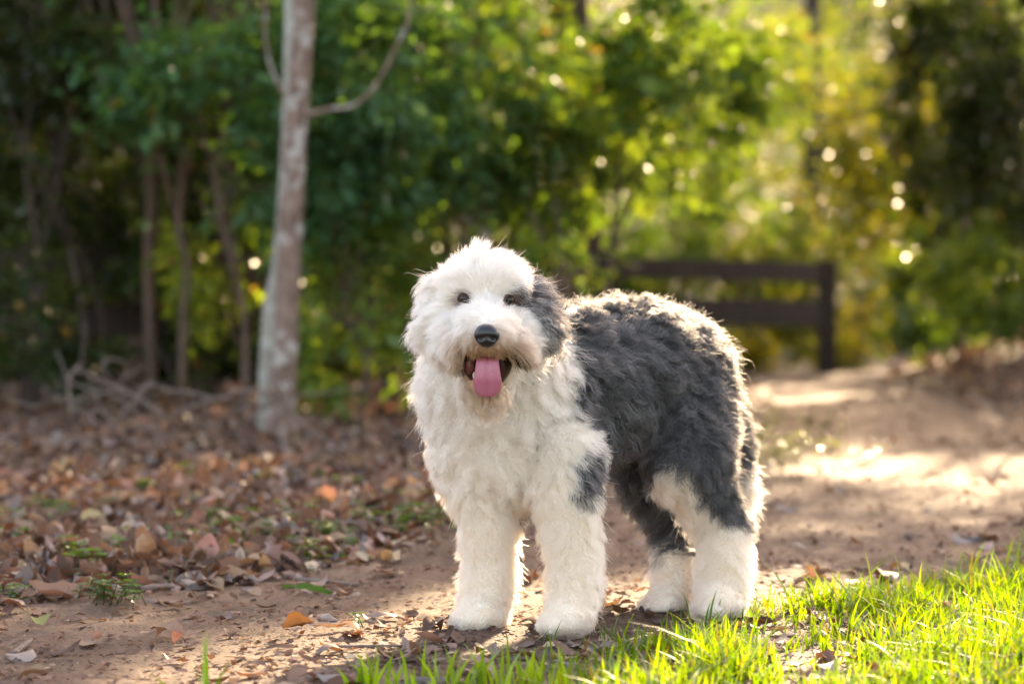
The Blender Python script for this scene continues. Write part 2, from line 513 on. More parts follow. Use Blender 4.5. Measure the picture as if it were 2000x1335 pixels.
def plant(name, label, cat, base, stems, crowns, leafsize, kind, barkm, seed, group=None, nlimb=10, limb_r=0.02, gap=True, droop=0.35, extra=None):
    """tree or shrub: stems = list of (points, radii), crowns = list of (centre, radii, sprays, leaves per spray)"""
    root = empty(name, tuple(base))
    tag(root, label, cat, group)
    for i, (P, rd) in enumerate(stems):
        V, F = tube(P, rd, n=max(14, 5 * len(P)), seg=10, seed=seed + i)
        mobj('trunk' if i == 0 else 'branch', mk_mesh('trunk', to_local(V, base), F, [barkm], smooth=True), root)
    allV, allF, allT, tw, o = [], [], [], [], 0
    r = np.random.default_rng(seed + 99)
    for j, (cen, rad, ns, per) in enumerate(crowns):
        V, F, T, cc = foliage(cen, rad, ns, per, leafsize, kind, seed * 13 + j, droop=droop, gap=gap)
        allV.append(V); allF.append(F + o); allT.append(T); o += len(V)
        if nlimb:
            top = np.asarray(stems[0][0][-1]); st = catmull(stems[0][0], 30)
            for c in cc[r.permutation(len(cc))[:nlimb]]:
                s = st[r.integers(12, 30)]
                if np.linalg.norm(s - c) > 6: continue
                m_ = (s + c) / 2 + r.normal(size=3) * 0.12 + np.array([0, 0, 0.1])
                if sun_gap(np.array([m_, c])).any(): continue
                tw.append(tube([s, m_, c], [limb_r, limb_r * 0.6, limb_r * 0.2], n=9, seg=5, seed=seed))
    if tw:
        V, F = join(tw)
        tag(mobj('limbs', mk_mesh('limbs', to_local(V, base), F, [barkm], smooth=True), root), kind='stuff')
    V, F, T = np.vstack(allV), np.vstack(allF), np.vstack(allT)
    tag(mobj('crown', mk_mesh('crown', to_local(V, base), F, [M['leaf']], tint=T), root), kind='stuff')
    return root

def gpt(px, D):
    x = (px - 1000) / FPX * D
    return np.array([x, D, float(gz(x, D))])
def C_(px, py, D, rx, ry, rd, ns, per=9):
    s = D / FPX
    return (W(px, py, D), (rx * s, rd, ry * s), ns, per)

# ------------------------------------------------------------------ trees
# the pale barked tree on the edge of the litter
b = gpt(548, 12.0)
stem = [b - np.array([0, 0, 0.06]), b + np.array([0.004, 0, 0.14]), W(556, 700, 12), W(566, 480, 12), W(580, 240, 12), W(592, 20, 12), W(600, -300, 12.05), W(612, -700, 12.1)]
k12 = 12 / FPX
plant('pale_barked_tree', 'tree with a pale mottled straight trunk standing clear in front of the wood', 'tree', b,
      [(stem, [0.108, 0.074, 0.063, 0.060, 0.057, 0.054, 0.05, 0.035]),
       ([W(596, 226, 12), W(640, 214, 12), W(690, 206, 11.95), W(730, 172, 11.9), W(770, 100, 11.9), W(798, 36, 11.85), W(806, -80, 11.8)], [0.017, 0.012, 0.0112, 0.011, 0.0105, 0.009, 0.007]),
       ([W(572, 215, 12), W(548, 172, 12), W(526, 120, 12.05), W(518, 60, 12.1), W(524, -40, 12.1)], [0.011, 0.009, 0.008, 0.007, 0.006])],
      [((-0.9, 12.1, 5.2), (1.5, 1.4, 1.4), 420, 9)], 0.085, 'teal', M['pale_bark'], 21, nlimb=0)
b2 = gpt(528, 12.25)
plant('slim_tree', 'slim greenish grey trunk tucked close against the left side of the pale tree', 'tree', b2,
      [([b2 - np.array([0, 0, 0.05]), W(526, 760, 12.25), W(532, 620, 12.25), W(548, 500, 12.3), W(560, 300, 12.35), W(566, 0, 12.4), W(560, -400, 12.5)], [0.06, 0.056, 0.052, 0.042, 0.034, 0.03, 0.02])],
      [((-1.3, 12.8, 4.0), (1.0, 1.0, 1.2), 200, 9)], 0.08, 'teal', M['grey_bark'], 22, nlimb=0)

thin = [
 ('brown straight trunk in the dark wood, thickest one left of the pale tree', 295, 15.0, [(293, 620), (291, 480), (298, 330), (292, 160), (302, 0), (310, -500)], 0.046, 'brown_bark', 3.2, (-2.2, 15.6, 5.6), (2.2, 1.6, 2.0), 'teal'),
 ('thin crooked brown trunk in the dark wood with a kink at half height', 356, 14.2, [(357, 640), (366, 520), (350, 438), (362, 330), (392, 200), (425, 60), (450, -300)], 0.028, 'brown_bark', 3, (-1.9, 14.4, 4.2), (1.6, 1.2, 1.5), 'teal'),
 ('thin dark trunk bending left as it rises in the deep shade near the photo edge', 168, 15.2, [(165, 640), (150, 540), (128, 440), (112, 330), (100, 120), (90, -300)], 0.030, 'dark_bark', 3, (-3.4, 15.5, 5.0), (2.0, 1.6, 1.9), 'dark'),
 ('thin dark trunk leaning right between the crooked trunk and the pale tree', 400, 16.0, [(405, 640), (425, 500), (436, 380), (442, 250), (470, 50), (490, -300)], 0.026, 'dark_bark', 3, (-1.5, 16.6, 5.0), (1.8, 1.5, 1.8), 'teal'),
 ('dark slender trunk rising out of the bushes behind the head of the dog', 868, 17.0, [(866, 600), (868, 500), (884, 330), (900, 150), (915, -50), (930, -400)], 0.030, 'brown_bark', 3, (-0.2, 17.6, 5.2), (2.0, 1.5, 1.9), 'mid'),
 ('broad grey trunk blurred among the leaves above the head of the dog', 935, 20.0, [(935, 600), (934, 480), (932, 380), (940, 200), (945, 0), (950, -400)], 0.125, 'grey_bark', 3, (-0.2, 21.0, 7.0), (2.4, 2.0, 2.4), 'mid'),
 ('slender brown trunk rising just left of the fence post behind the dog', 1082, 16.4, [(1086, 600), (1090, 500), (1106, 380), (1118, 250), (1130, 50), (1140, -300)], 0.030, 'brown_bark', 3, (0.3, 16.8, 4.9), (1.5, 1.4, 1.5), 'mid'),
 ('tall dark trunk far back in the gap above the right end of the fence', 1592, 38.0, [(1590, 500), (1590, 300), (1586, 150), (1588, 0), (1592, -200), (1596, -500)], 0.17, 'dark_bark', 3, (4.6, 39.0, 10.5), (2.5, 2.5, 2.5), 'mid'),
 ('far trunk half hidden by leaves right of the gap in the wood', 1745, 36.0, [(1742, 500), (1740, 300), (1746, 100), (1745, -100), (1750, -400)], 0.13, 'brown_bark', 3, (6.2, 37.0, 9.5), (2.4, 2.4, 2.3), 'mid'),
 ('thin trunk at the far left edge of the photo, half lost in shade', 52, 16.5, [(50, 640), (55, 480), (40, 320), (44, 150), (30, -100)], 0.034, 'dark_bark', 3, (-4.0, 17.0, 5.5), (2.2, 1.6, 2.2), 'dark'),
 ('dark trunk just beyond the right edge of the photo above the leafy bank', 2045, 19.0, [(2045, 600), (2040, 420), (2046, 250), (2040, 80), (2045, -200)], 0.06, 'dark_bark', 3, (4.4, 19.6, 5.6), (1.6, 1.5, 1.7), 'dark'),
]
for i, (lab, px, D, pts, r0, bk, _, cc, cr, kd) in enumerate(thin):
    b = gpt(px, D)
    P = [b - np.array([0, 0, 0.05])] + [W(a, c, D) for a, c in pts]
    if px < 1500: r0 *= 0.8; bk = 'grey_bark' if bk == 'grey_bark' else ('brown_bark' if px in (295, 356) else 'dark_bark')  # bark darkened too, so the trunks sink into the shade
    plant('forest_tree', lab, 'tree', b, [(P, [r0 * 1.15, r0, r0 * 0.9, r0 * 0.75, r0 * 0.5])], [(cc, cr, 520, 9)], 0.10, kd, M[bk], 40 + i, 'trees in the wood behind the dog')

# added trees, crowns out of frame, that shade the path and the clearing
for i, (x, y, h, rr, kd, lab) in enumerate([
   (0.4, 19.0, 8.2, 2.3, 'mid', 'tall added shade tree rising out of the frame behind the middle of the wood'),
   (-3.2, 20.5, 9.0, 2.8, 'dark', 'tall added shade tree rising out of the frame behind the dark left of the wood'),
   (0.7, 24.0, 9.6, 2.4, 'mid', 'tall added shade tree rising out of the frame left of the sunlit gap'),
   (-6.5, 17.0, 7.5, 2.8, 'dark', 'tall added shade tree beyond the left edge of the photo'),
   (-0.8, 25.0, 11.0, 3.0, 'mid', 'tallest added shade tree far behind the pale barked tree'),
   (6.9, 16.0, 6.5, 2.4, 'dark', 'tall added shade tree on the bank beyond the right edge of the photo'),
   (8.6, 21.0, 8.0, 2.6, 'mid', 'tallest added shade tree on the bank beyond the right edge of the photo'),
   (3.9, 13.5, 4.0, 1.35, 'mid', 'nearest added shade tree on the bank beyond the right edge of the photo'),
   (5.7, 24.0, 5.4, 2.0, 'mid', 'added shade tree rising out of the frame behind the dark tall tree right of the gap'),
   (6.9, 29.0, 5.8, 2.0, 'mid', 'added shade tree farther back beyond the right edge of the photo'),
   (0.42, 20.6, 5.7, 1.8, 'mid', 'added shade tree rising out of the frame with its crown above the end of the shaded fence'),
   (4.3, 17.6, 5.0, 1.7, 'mid', 'added shade tree on the bank with its crown leaning over the path above the photo')]):
    b = np.array([x, y, float(gz(x, y))])
    P = [b - np.array([0, 0, .1]), b + (0.1, 0, 2), b + (-0.05, 0.1, 4.5), b + (0.1, 0, h)]
    cr2 = [((x, y, h), (rr, rr, rr * 0.85), 900, 9), ((x, y, h - 3.0), (rr * 0.9, rr * 0.8, rr * 0.6), 450, 9)]
    if 'leaning' in lab:
        P[3] = b + (-0.9, 0.1, h)
        cr2 = [((x - 1.9, y + 0.1, h), (rr, rr, rr * 0.8), 700, 9)]
    elif h < 6: cr2 = cr2[:1]
    if 'nearest' in lab: cr2 += [((x - 1.9, y + 0.3, h), (1.15, 0.95, 0.8), 420, 9)]; P[3] = b + (-1.2, 0.2, h)  # second crown added to shade the left foreground
    plant('forest_tree', lab, 'tree', b, [(P, [0.13, 0.11, 0.09, 0.04] if h > 6 else [0.07, 0.06, 0.05, 0.03])], cr2, 0.13, kd, M['brown_bark'], 70 + i, 'trees in the wood behind the dog', nlimb=14 if h > 6 else 0, limb_r=0.03)

# leafy bushes and saplings of the middle distance
bush = [
 # label, base px, D, crowns [(px,py,rx,ry,depth,sprays)], kind, leaf
 ('bush with bluish green leaves spreading left of the pale trunk at the top', 470, 13.6, [(430, 215, 150, 120, 0.7, 300), (530, 330, 90, 90, 0.5, 150)], 'teal', 0.085),
 ('bluish green leafy tree filling the top between pale trunk and curved branch', 700, 14.4, [(720, 140, 150, 170, 0.8, 420), (660, 330, 110, 100, 0.6, 170)], 'teal', 0.09),
 ('leafy tree with green leaves above the white head of the dog', 900, 15.4, [(900, 150, 170, 190, 0.9, 480), (850, 360, 120, 100, 0.7, 190)], 'teal', 0.09),
 ('green leafy tree with sparkling leaves above the back of the dog', 1090, 16.0, [(1080, 130, 170, 170, 0.9, 470), (1120, 330, 150, 110, 0.8, 260)], 'mid', 0.09),
 ('tree overhanging the fence with yellow green leaf tips in the sun', 1104, 15.2, [(1280, 90, 140, 130, 0.8, 250), (1370, 170, 70, 80, 0.4, 90), (1230, 260, 110, 90, 0.6, 120)], 'mid', 0.09),
 ('low sapling with bright leaves in front of the fence post', 1098, 13.4, [(1098, 470, 26, 40, 0.22, 18)], 'mid', 0.085),
 ('bush with lime leaves right of the pale trunk at knee height', 700, 13.8, [(690, 520, 80, 60, 0.5, 60), (640, 640, 60, 90, 0.5, 50)], 'mid', 0.085),
 ('low dark bush behind the dog left of its head', 760, 15.0, [(760, 620, 110, 110, 0.7, 170)], 'mid', 0.085),
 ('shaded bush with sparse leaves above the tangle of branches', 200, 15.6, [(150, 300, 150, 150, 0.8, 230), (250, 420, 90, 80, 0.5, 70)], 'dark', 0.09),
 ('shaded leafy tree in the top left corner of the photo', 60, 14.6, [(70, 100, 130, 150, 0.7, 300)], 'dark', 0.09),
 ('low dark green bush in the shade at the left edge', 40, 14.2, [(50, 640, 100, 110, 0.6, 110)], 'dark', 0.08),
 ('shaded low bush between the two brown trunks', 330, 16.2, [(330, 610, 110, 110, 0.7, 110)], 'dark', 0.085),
 ('bush with small leaves close behind the pale trunk', 470, 15.0, [(470, 560, 90, 130, 0.6, 110)], 'mid', 0.085),
 ('bright bush of mid green leaves behind the upper fence rail', 1380, 27.5, [(1370, 420, 170, 110, 1.3, 420), (1300, 570, 140, 90, 1.0, 250)], 'mid', 0.10),
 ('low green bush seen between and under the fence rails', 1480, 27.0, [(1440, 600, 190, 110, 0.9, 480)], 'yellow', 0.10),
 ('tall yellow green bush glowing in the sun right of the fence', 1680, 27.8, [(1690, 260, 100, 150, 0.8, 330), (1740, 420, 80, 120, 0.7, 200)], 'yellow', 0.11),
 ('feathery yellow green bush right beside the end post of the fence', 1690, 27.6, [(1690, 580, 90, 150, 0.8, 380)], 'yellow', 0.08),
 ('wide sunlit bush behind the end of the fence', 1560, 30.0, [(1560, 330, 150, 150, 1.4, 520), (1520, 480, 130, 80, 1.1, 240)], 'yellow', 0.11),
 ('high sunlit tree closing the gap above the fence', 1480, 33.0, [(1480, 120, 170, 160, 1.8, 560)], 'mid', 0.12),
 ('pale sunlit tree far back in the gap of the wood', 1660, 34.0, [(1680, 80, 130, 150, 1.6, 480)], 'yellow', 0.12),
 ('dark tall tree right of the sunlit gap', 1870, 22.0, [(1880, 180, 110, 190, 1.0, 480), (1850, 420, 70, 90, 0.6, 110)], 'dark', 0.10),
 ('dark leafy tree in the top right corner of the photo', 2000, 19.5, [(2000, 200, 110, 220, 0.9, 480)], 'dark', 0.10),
 ('mid green bush on top of the leafy bank', 1840, 23.0, [(1830, 570, 110, 70, 0.8, 330)], 'mid', 0.09),
 ('green bush at the right edge above the leafy bank', 1960, 20.0, [(1960, 520, 100, 100, 0.8, 300)], 'mid', 0.09),
]
for i, (lab, px, D, cr, kd, lf) in enumerate(bush):
    b = gpt(px, D)
    top = W(cr[0][0], cr[0][1], D)
    P = [b - np.array([0, 0, .03]), b + (top - b) * 0.35 + (0.06, 0, 0), b + (top - b) * 0.7 + (-0.05, 0, 0), top]
    hgt = top[2] - b[2]
    r0 = min(0.03, 0.009 + hgt * 0.006)
    plant('leafy_bush' if hgt < 1.6 else 'sapling', lab, 'bush' if hgt < 1.6 else 'tree', b, [(P, [r0, r0 * .8, r0 * .6, r0 * .3])],
          [C_(a, c, D, rx, ry, rd, int(ns * 0.78)) for a, c, rx, ry, rd, ns in cr], lf * 1.22, kd, M['brown_bark' if kd != 'dark' else 'dark_bark'], 200 + i, 'bushes and saplings along the edge of the wood', nlimb=8, limb_r=r0 * 0.5)

# the wood behind it all, one mass
parts = []
o = 0
for i in range(46):
    y = rng.uniform(27, 50); x = rng.uniform(-0.27 * y - 2, 0.27 * y + 2)
    if i < 16: y = rng.uniform(19.5, 25); x = rng.uniform(-6.5, -1.2)
    if y < 36 and x > -1.2 and i >= 16: y += 10
    h = gz(x, y) + rng.uniform(0.6, 5.5 if x < 1 else 3.2)
    kd = 'dark' if x < -1 or (x > 7.0 and y < 45) else ('mid' if rng.random() < 0.6 else 'yellow')  # darker leaf colour paints the shade at both sides
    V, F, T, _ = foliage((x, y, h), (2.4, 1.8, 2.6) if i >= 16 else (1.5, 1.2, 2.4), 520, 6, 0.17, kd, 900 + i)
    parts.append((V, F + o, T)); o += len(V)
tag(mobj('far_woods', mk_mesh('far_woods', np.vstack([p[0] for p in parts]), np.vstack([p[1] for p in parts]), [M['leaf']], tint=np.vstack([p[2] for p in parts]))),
    'mass of blurred leaves filling the wood behind the trees', 'woods', kind='stuff')

# ------------------------------------------------------------------ fence
def bar(p0, p1, up_h, th, seed=0):
    """board from p0 to p1 (centre line), height up_h, thickness th"""
    d = nrm(p1 - p0); sd = nrm(np.cross(d, [0, 0, 1.0])) if abs(d[2]) < 0.95 else nrm(np.array([0.98, 0.2, 0.0])); u = np.cross(sd, d)
    bm = bmesh.new()
    vs = []
    for p in (p0, p1):
        for a, b in ((-1, -1), (1, -1), (1, 1), (-1, 1)):
            vs.append(bm.verts.new(p + sd * a * th / 2 + u * b * up_h / 2))
    for f in ((0, 1, 2, 3), (7, 6, 5, 4), (0, 4, 5, 1), (1, 5, 6, 2), (2, 6, 7, 3), (3, 7, 4, 0)):
        bm.faces.new([vs[k] for k in f])
    bmesh.ops.recalc_face_normals(bm, faces=bm.faces)
    bmesh.ops.bevel(bm, geom=bm.edges[:], offset=0.008, segments=2, affect='EDGES')
    return bm
def bm_obj(name, bm, m, parent, origin):
    bmesh.ops.translate(bm, vec=-Vector(origin), verts=bm.verts)
    me = bpy.data.meshes.new(name); bm.to_mesh(me); bm.free()
    me.materials.append(m)
    return mobj(name, me, parent)
def post(px, D, ytop, wid):
    b = gpt(px, D); t = W(px, ytop, D)
    return bar(b - np.array([0, 0, .1]), np.array([b[0], b[1], t[2]]), wid, wid)
fb = gpt(1615, 25.0)
fen = empty('rail_fence', tuple(fb))
tag(fen, 'dark brown two rail timber fence ending at a post beside the path', 'fence')
bm_obj('post', post(1615, 25.0, 508, 0.155), M['fence'], fen, fb)
bm_obj('post', post(1188, 22.6, 492, 0.15), M['fence'], fen, fb)
bm_obj('rail', bar(W(1192, 522, 22.5), W(1600, 532, 24.88), 0.20, 0.05), M['fence'], fen, fb)
bm_obj('rail', bar(W(1192, 607, 22.5), W(1600, 612, 24.88), 0.26, 0.05), M['fence'], fen, fb)
fb = gpt(1176, 22.3)
fen = empty('rail_fence', tuple(fb))
tag(fen, 'dark timber fence running into the shade of the wood left of the dog', 'fence')
ends = [(1172, 22.3), (760, 18.4), (400, 16.4), (60, 15.6), (-220, 15.2)]
for a, D in ends: bm_obj('post', post(a, D, 488, 0.14), M['fence'], fen, fb)
for (a, Da), (c, Dc) in zip(ends[:-1], ends[1:]):
    bm_obj('rail', bar(W(a, 515, Da - .1), W(c, 522, Dc - .1), 0.19, 0.05), M['fence'], fen, fb)
    bm_obj('rail', bar(W(a, 612, Da - .1), W(c, 640, Dc - .1), 0.22, 0.05), M['fence'], fen, fb)
# ------------------------------------------------------------------ ground cover
LIT_COL = np.array([(0.180, 0.110, 0.080), (0.26, 0.170, 0.130), (0.34, 0.245, 0.170), (0.085, 0.052, 0.042), (0.215, 0.180, 0.165),
                    (0.31, 0.195, 0.165), (0.15, 0.098, 0.080), (0.22, 0.115, 0.065), (0.42, 0.335, 0.21)])
TONE = ['brown', 'light brown', 'tan', 'very dark brown', 'greyish brown', 'pinkish brown', 'dull brown', 'russet', 'straw coloured']
LIT_COL = LIT_COL * np.array([0.86, 0.84, 0.80])
LIT_P = np.array([.22, .17, .11, .13, .09, .10, .10, .05, .03])
def leaf_grid(n, r, L, wr, rows=5):
    """n curled dead leaves lying along +x, centre at the origin: (n, rows*3, 3) and faces"""
    s = np.linspace(0, 1, rows)
    prof = np.sin(np.pi * s ** 0.85) ** 0.8
    prof[0] = 0.06; prof[-1] = 0.02
    x = (s[None] - 0.5) * L[:, None]
    hw = prof[None] * (wr * L)[:, None] * (1 + r.normal(size=(n, rows)) * 0.08)
    cup = r.normal(size=(n, 1)) * 0.35 + 0.35
    bend = r.normal(size=(n, 1)) * 0.28
    tw = r.normal(size=(n, 1)) * 0.5
    zb = bend * L[:, None] * ((s[None] - 0.5) ** 2 * 2.2) * np.sign(r.random((n, 1)) - 0.35)
    P = np.zeros((n, rows, 3, 3))
    for k, sg in enumerate((-1, 0, 1)):
        a = tw * (s[None] - 0.5)
        yy = sg * hw; zz = abs(sg) * hw * cup + r.normal(size=(n, rows)) * L[:, None] * 0.025
        P[:, :, k, 0] = x + r.normal(size=(n, rows)) * L[:, None] * 0.012
        P[:, :, k, 1] = yy * np.cos(a) - zz * np.sin(a)
        P[:, :, k, 2] = zb + yy * np.sin(a) + zz * np.cos(a)
    i = np.arange(rows * 3).reshape(rows, 3)
    F = []
    for a in range(rows - 1):
        for b in range(2):
            F += [(i[a, b], i[a + 1, b], i[a + 1, b + 1]), (i[a, b], i[a + 1, b + 1], i[a, b + 1])]
    return P.reshape(n, rows * 3, 3), np.array(F)
def spin(P, yaw, pitch, roll):
    cy_, sy_ = np.cos(yaw), np.sin(yaw); cp, sp = np.cos(pitch), np.sin(pitch); cr2, sr = np.cos(roll), np.sin(roll)
    x, y, z = P[..., 0], P[..., 1], P[..., 2]
    f = lambda a: a[:, None]
    y, z = y * f(cr2) - z * f(sr), y * f(sr) + z * f(cr2)
    x, z = x * f(cp) + z * f(sp), -x * f(sp) + z * f(cp)
    x, y = x * f(cy_) - y * f(sy_), x * f(sy_) + y * f(cy_)
    return np.stack([x, y, z], -1)
def litter_density(x, y):
    pm_ = path_mask(x, y)
    leftside = (XL(y) - x) > 0.0
    d = np.clip((-pm_ + 0.20) / 0.40, 0, 1) * ((XL(y) - x) > -0.2)
    d = np.maximum(d, np.clip((x - XR(y) + 0.1) / 0.4, 0, 1) * (y > 9.5))
    d = np.maximum(d, 0.018 + 0.06 * np.clip((0.55 - pm_) / 0.5, 0, 1) * (y < 16))
    return d
def scatter(n, x0, x1, y0, y1, r, dens):
    """points in perspective-weighted strip, thinned by dens(x, y)"""
    u = r.random(n)
    y = (y0 ** -0.35 + u * (y1 ** -0.35 - y0 ** -0.35)) ** (-1 / 0.35)
    x = x0(y) + r.random(n) * (x1(y) - x0(y))
    k = r.random(n) < dens(x, y)
    return x[k], y[k]
heap = lambda x, y: 0.13 * np.exp(-((x + 1.42) / 0.30) ** 2 - ((y - 10.5) / 0.35) ** 2) + 0.05 * np.exp(-((x + 1.9) / 0.5) ** 2 - ((y - 10.8) / 0.6) ** 2)
lr = np.random.default_rng(77)
x, y = scatter(52000, lambda y: -0.25 * y - 0.6, lambda y: 0.24 * y + 0.8, 4.0, 27, lr, litter_density)
n = len(x)
L = lr.uniform(0.040, 0.100, n) * np.interp(y, [4, 9, 27], [0.85, 1.0, 1.5])
P, F = leaf_grid(n, lr, L, lr.uniform(0.17, 0.30, n))
dd = litter_density(x, y)
tilt = 0.12 + 0.38 * dd
P = spin(P, lr.uniform(0, 6.28, n), lr.normal(size=n) * tilt, lr.normal(size=n) * tilt * 1.2 + (lr.random(n) < 0.4) * np.pi)
zz = surf(x, y) + 0.004 + lr.random(n) ** 1.6 * 0.035 * dd + heap(x, y) * lr.random(n)
P += np.stack([x, y, zz - np.minimum(P[..., 2].min(1), 0) * 0.6], -1)[:, None]
col = LIT_COL[lr.choice(len(LIT_COL), n, p=LIT_P)] * lr.uniform(0.7, 1.25, (n, 1))
F = (np.arange(n)[:, None, None] * 15 + F[None]).reshape(-1, 3)
tag(mobj('leaf_litter', mk_mesh('leaf_litter', P.reshape(-1, 3), F, [M['litter']], tint=np.repeat(col, 15, 0))),
    'carpet of dry brown fallen leaves under the trees', 'leaf litter', kind='stuff')

# crumbs of leaf, bark and grit on the dirt
x, y = scatter(34000, lambda y: -0.25 * y - 0.3, lambda y: 0.24 * y + 0.3, 3.9, 12.5, lr,
               lambda x, y: np.clip(0.25 + 0.75 * vn(x, y, 2.2, 9), 0, 1) * np.where(path_mask(x, y) > 0, 0.85, 0.6))
n = len(x)
L = lr.uniform(0.006, 0.024, n)
q = np.array([[-.5, 0, 0], [-.1, .35, .12], [.5, .05, 0], [.05, -.3, .1]])
P = q[None] * L[:, None, None] * (1 + lr.normal(size=(n, 4, 3)) * 0.25)
P = spin(P, lr.uniform(0, 6.28, n), lr.normal(size=n) * 0.22, lr.normal(size=n) * 0.3)
P += np.stack([x, y, surf(x, y) + 0.003 + lr.random(n) * 0.006], -1)[:, None]
F = (np.arange(n)[:, None, None] * 4 + np.array([[0, 2, 1], [0, 3, 2]])[None]).reshape(-1, 3)
col = LIT_COL[lr.choice(len(LIT_COL), n, p=LIT_P)] * lr.uniform(0.55, 1.3, (n, 1))
tag(mobj('leaf_crumbs', mk_mesh('leaf_crumbs', P.reshape(-1, 3), F, [M['litter']], tint=np.repeat(col, 4, 0))),
    'crumbs of broken leaf and bark strewn over the dirt path', 'debris', kind='stuff')

# the leaves that show largest, one by one
vars_ = []; vtone = []
for i in range(36):
    Lv = np.array([1.0])
    P, F = leaf_grid(1, lr, Lv, np.array([lr.uniform(0.17, 0.33)]), rows=6)
    ci = lr.choice(len(LIT_COL), p=LIT_P); c = LIT_COL[ci] * lr.uniform(0.85, 1.2)
    vars_.append(mk_mesh('fallen_leaf', P[0], F, [M['litter']], tint=np.tile(c, (len(P[0]), 1)), smooth=True)); vtone.append((TONE[ci], np.ptp(P[0][:, 2])))
MARKS = [(120, 1186, 'by the long flat tan leaf'), (406, 1085, 'by the upright pinkish leaf'), (290, 1060, 'by the left grass tuft'), (500, 1080, 'by the right grass tuft'),
         (640, 1150, 'by the short dark stick'), (582, 1250, 'by the curled orange leaf'), (840, 1200, 'left of the front paws'), (1040, 1150, 'between the front legs'),
         (1230, 1200, 'between front and hind paws'), (1560, 1140, 'right of the hind paws'), (1775, 1055, 'by the small grey stone'), (1912, 1062, 'by the flat dark stone'),
         (780, 1080, 'left of the dog front leg'), (700, 960, 'left of the dog chest'), (60, 1000, 'by the dark stemmed seedling'), (200, 960, 'below the tangle of branches'),
         (480, 950, 'below the pale trunk'), (310, 1165, 'by the grey stick'), (190, 1262, 'by the small pinkish leaf'), (345, 1262, 'by the small pink leaf'),
         (690, 1306, 'by the small pale leaf'), (760, 1276, 'by the straight thin twig'), (45, 1275, 'by the grey bark stick'), (1180, 1000, 'seen behind the front legs'), (1560, 960, 'by the verge weeds'),
         (620, 1040, 'right of both grass tufts'), (130, 1090, 'above the long tan leaf')]
def near_mark(x, y):
    px, py = 1000 + x / y * FPX, HOR + 0.64 * FPX / y
    return min(MARKS, key=lambda m_: math.hypot(m_[0] - px, (m_[1] - py) * 1.6))[2]
def lay(me, x, y, L, yaw, pitch=0.0, roll=0.0, lift=0.0, label=None, group=None, scale=None):
    o_ = mobj('fallen_leaf', me)
    o_.rotation_euler = (roll, pitch, yaw)
    o_.scale = scale or (L, L, L)
    o_.location = (x, y, float(surf(x, y)) + 0.006 + lift)
    return tag(o_, label, 'leaf', group)
x, y = scatter(2600, lambda y: -0.225 * y, lambda y: 0.21 * y, 4.35, 8.2, lr, lambda x, y: np.where(litter_density(x, y) < 0.35, 0.22, 1) * np.clip(litter_density(x, y), 0.0, 1) * np.where(x > XR(y) - 0.05, 0, 1))
for i in range(min(len(x), 278)):
    dn_ = float(litter_density(x[i], y[i]))
    inl = dn_ > 0.5
    Lf = lr.uniform(0.055, 0.115) if inl else lr.uniform(0.035, 0.06)
    tone, cur = vtone[i % 36]
    lab_ = '%s %s %s fallen leaf %s' % ('large' if Lf > 0.088 else ('small' if Lf < 0.06 else 'medium sized'), 'curled' if cur > 0.22 else 'flat', tone, near_mark(x[i], y[i]))
    lay(vars_[i % 36], x[i], y[i], Lf, lr.uniform(0, 6.28), lr.normal() * (0.35 if inl else 0.12), lr.normal() * (0.45 if inl else 0.15), (0.018 * lr.random() + 0.008) if inl else 0.002,
        lab_, 'dry leaves fallen along the path')
def special(px, py, L, yaw, pitch, roll, lift, col, wr, label, seed):
    r = np.random.default_rng(seed)
    D = 0.64 * FPX / (py - HOR)
    P, F = leaf_grid(1, r, np.array([1.0]), np.array([wr]), rows=9)
    me = mk_mesh('fallen_leaf', P[0], F, [M['litter']], tint=np.tile(np.array(col), (27, 1)), smooth=True)
    return lay(me, (px - 1000) / FPX * D, D, L, R(yaw), R(pitch), R(roll), lift, label)
special(406, 1118, 0.085, 70, -72, 12, 0.045, (0.36, 0.20, 0.17), 0.36, 'pinkish broad leaf propped upright beside the grass tuft', 1)
special(120, 1186, 0.14, 4, 3, 38, 0.018, (0.27, 0.165, 0.115), 0.15, 'long flat tan leaf at the left edge of the leaf carpet', 2)
special(582, 1252, 0.062, 10, -10, 40, 0.016, (0.18, 0.092, 0.034), 0.27, 'curled orange brown leaf alone on the dirt left of the dog', 3)
special(690, 1306, 0.035, 60, 12, 30, 0.006, (0.50, 0.40, 0.30), 0.34, 'small pale leaf on the dirt at the bottom of the photo', 4)
special(832, 1232, 0.045, 20, 3, 5, 0.004, (0.52, 0.42, 0.30), 0.30, 'pale flat leaf on the dirt left of the front paw', 5)
special(640, 1244, 0.085, 2, 2, 6, 0.004, (0.33, 0.26, 0.21), 0.14, 'narrow grey leaf beside the orange brown leaf', 6)
special(600, 1172, 0.12, -8, 5, 20, 0.012, (0.07, 0.13, 0.02), 0.10, 'long narrow green leaf lying on the litter', 7)
special(345, 1262, 0.04, 120, 40, 20, 0.012, (0.34, 0.19, 0.16), 0.28, 'small pink leaf standing on the bare dirt at bottom left', 8)
special(190, 1262, 0.035, 100, 45, -20, 0.012, (0.36, 0.22, 0.18), 0.28, 'small pinkish leaf on the dirt near the bottom left corner', 9)
special(1405, 1214, 0.05, 80, -55, 10, 0.02, (0.10, 0.055, 0.045), 0.36, 'dark brown rounded leaf caught in the grass by the hind paw', 10)
special(1290, 1252, 0.055, 30, 10, 25, 0.010, (0.11, 0.06, 0.03), 0.30, 'dark curled leaf at the edge of the grass between the paws', 11)
special(1620, 1190, 0.045, 15, 10, 30, 0.012, (0.20, 0.07, 0.035), 0.30, 'reddish brown leaf at the grass edge right of the dog', 12)
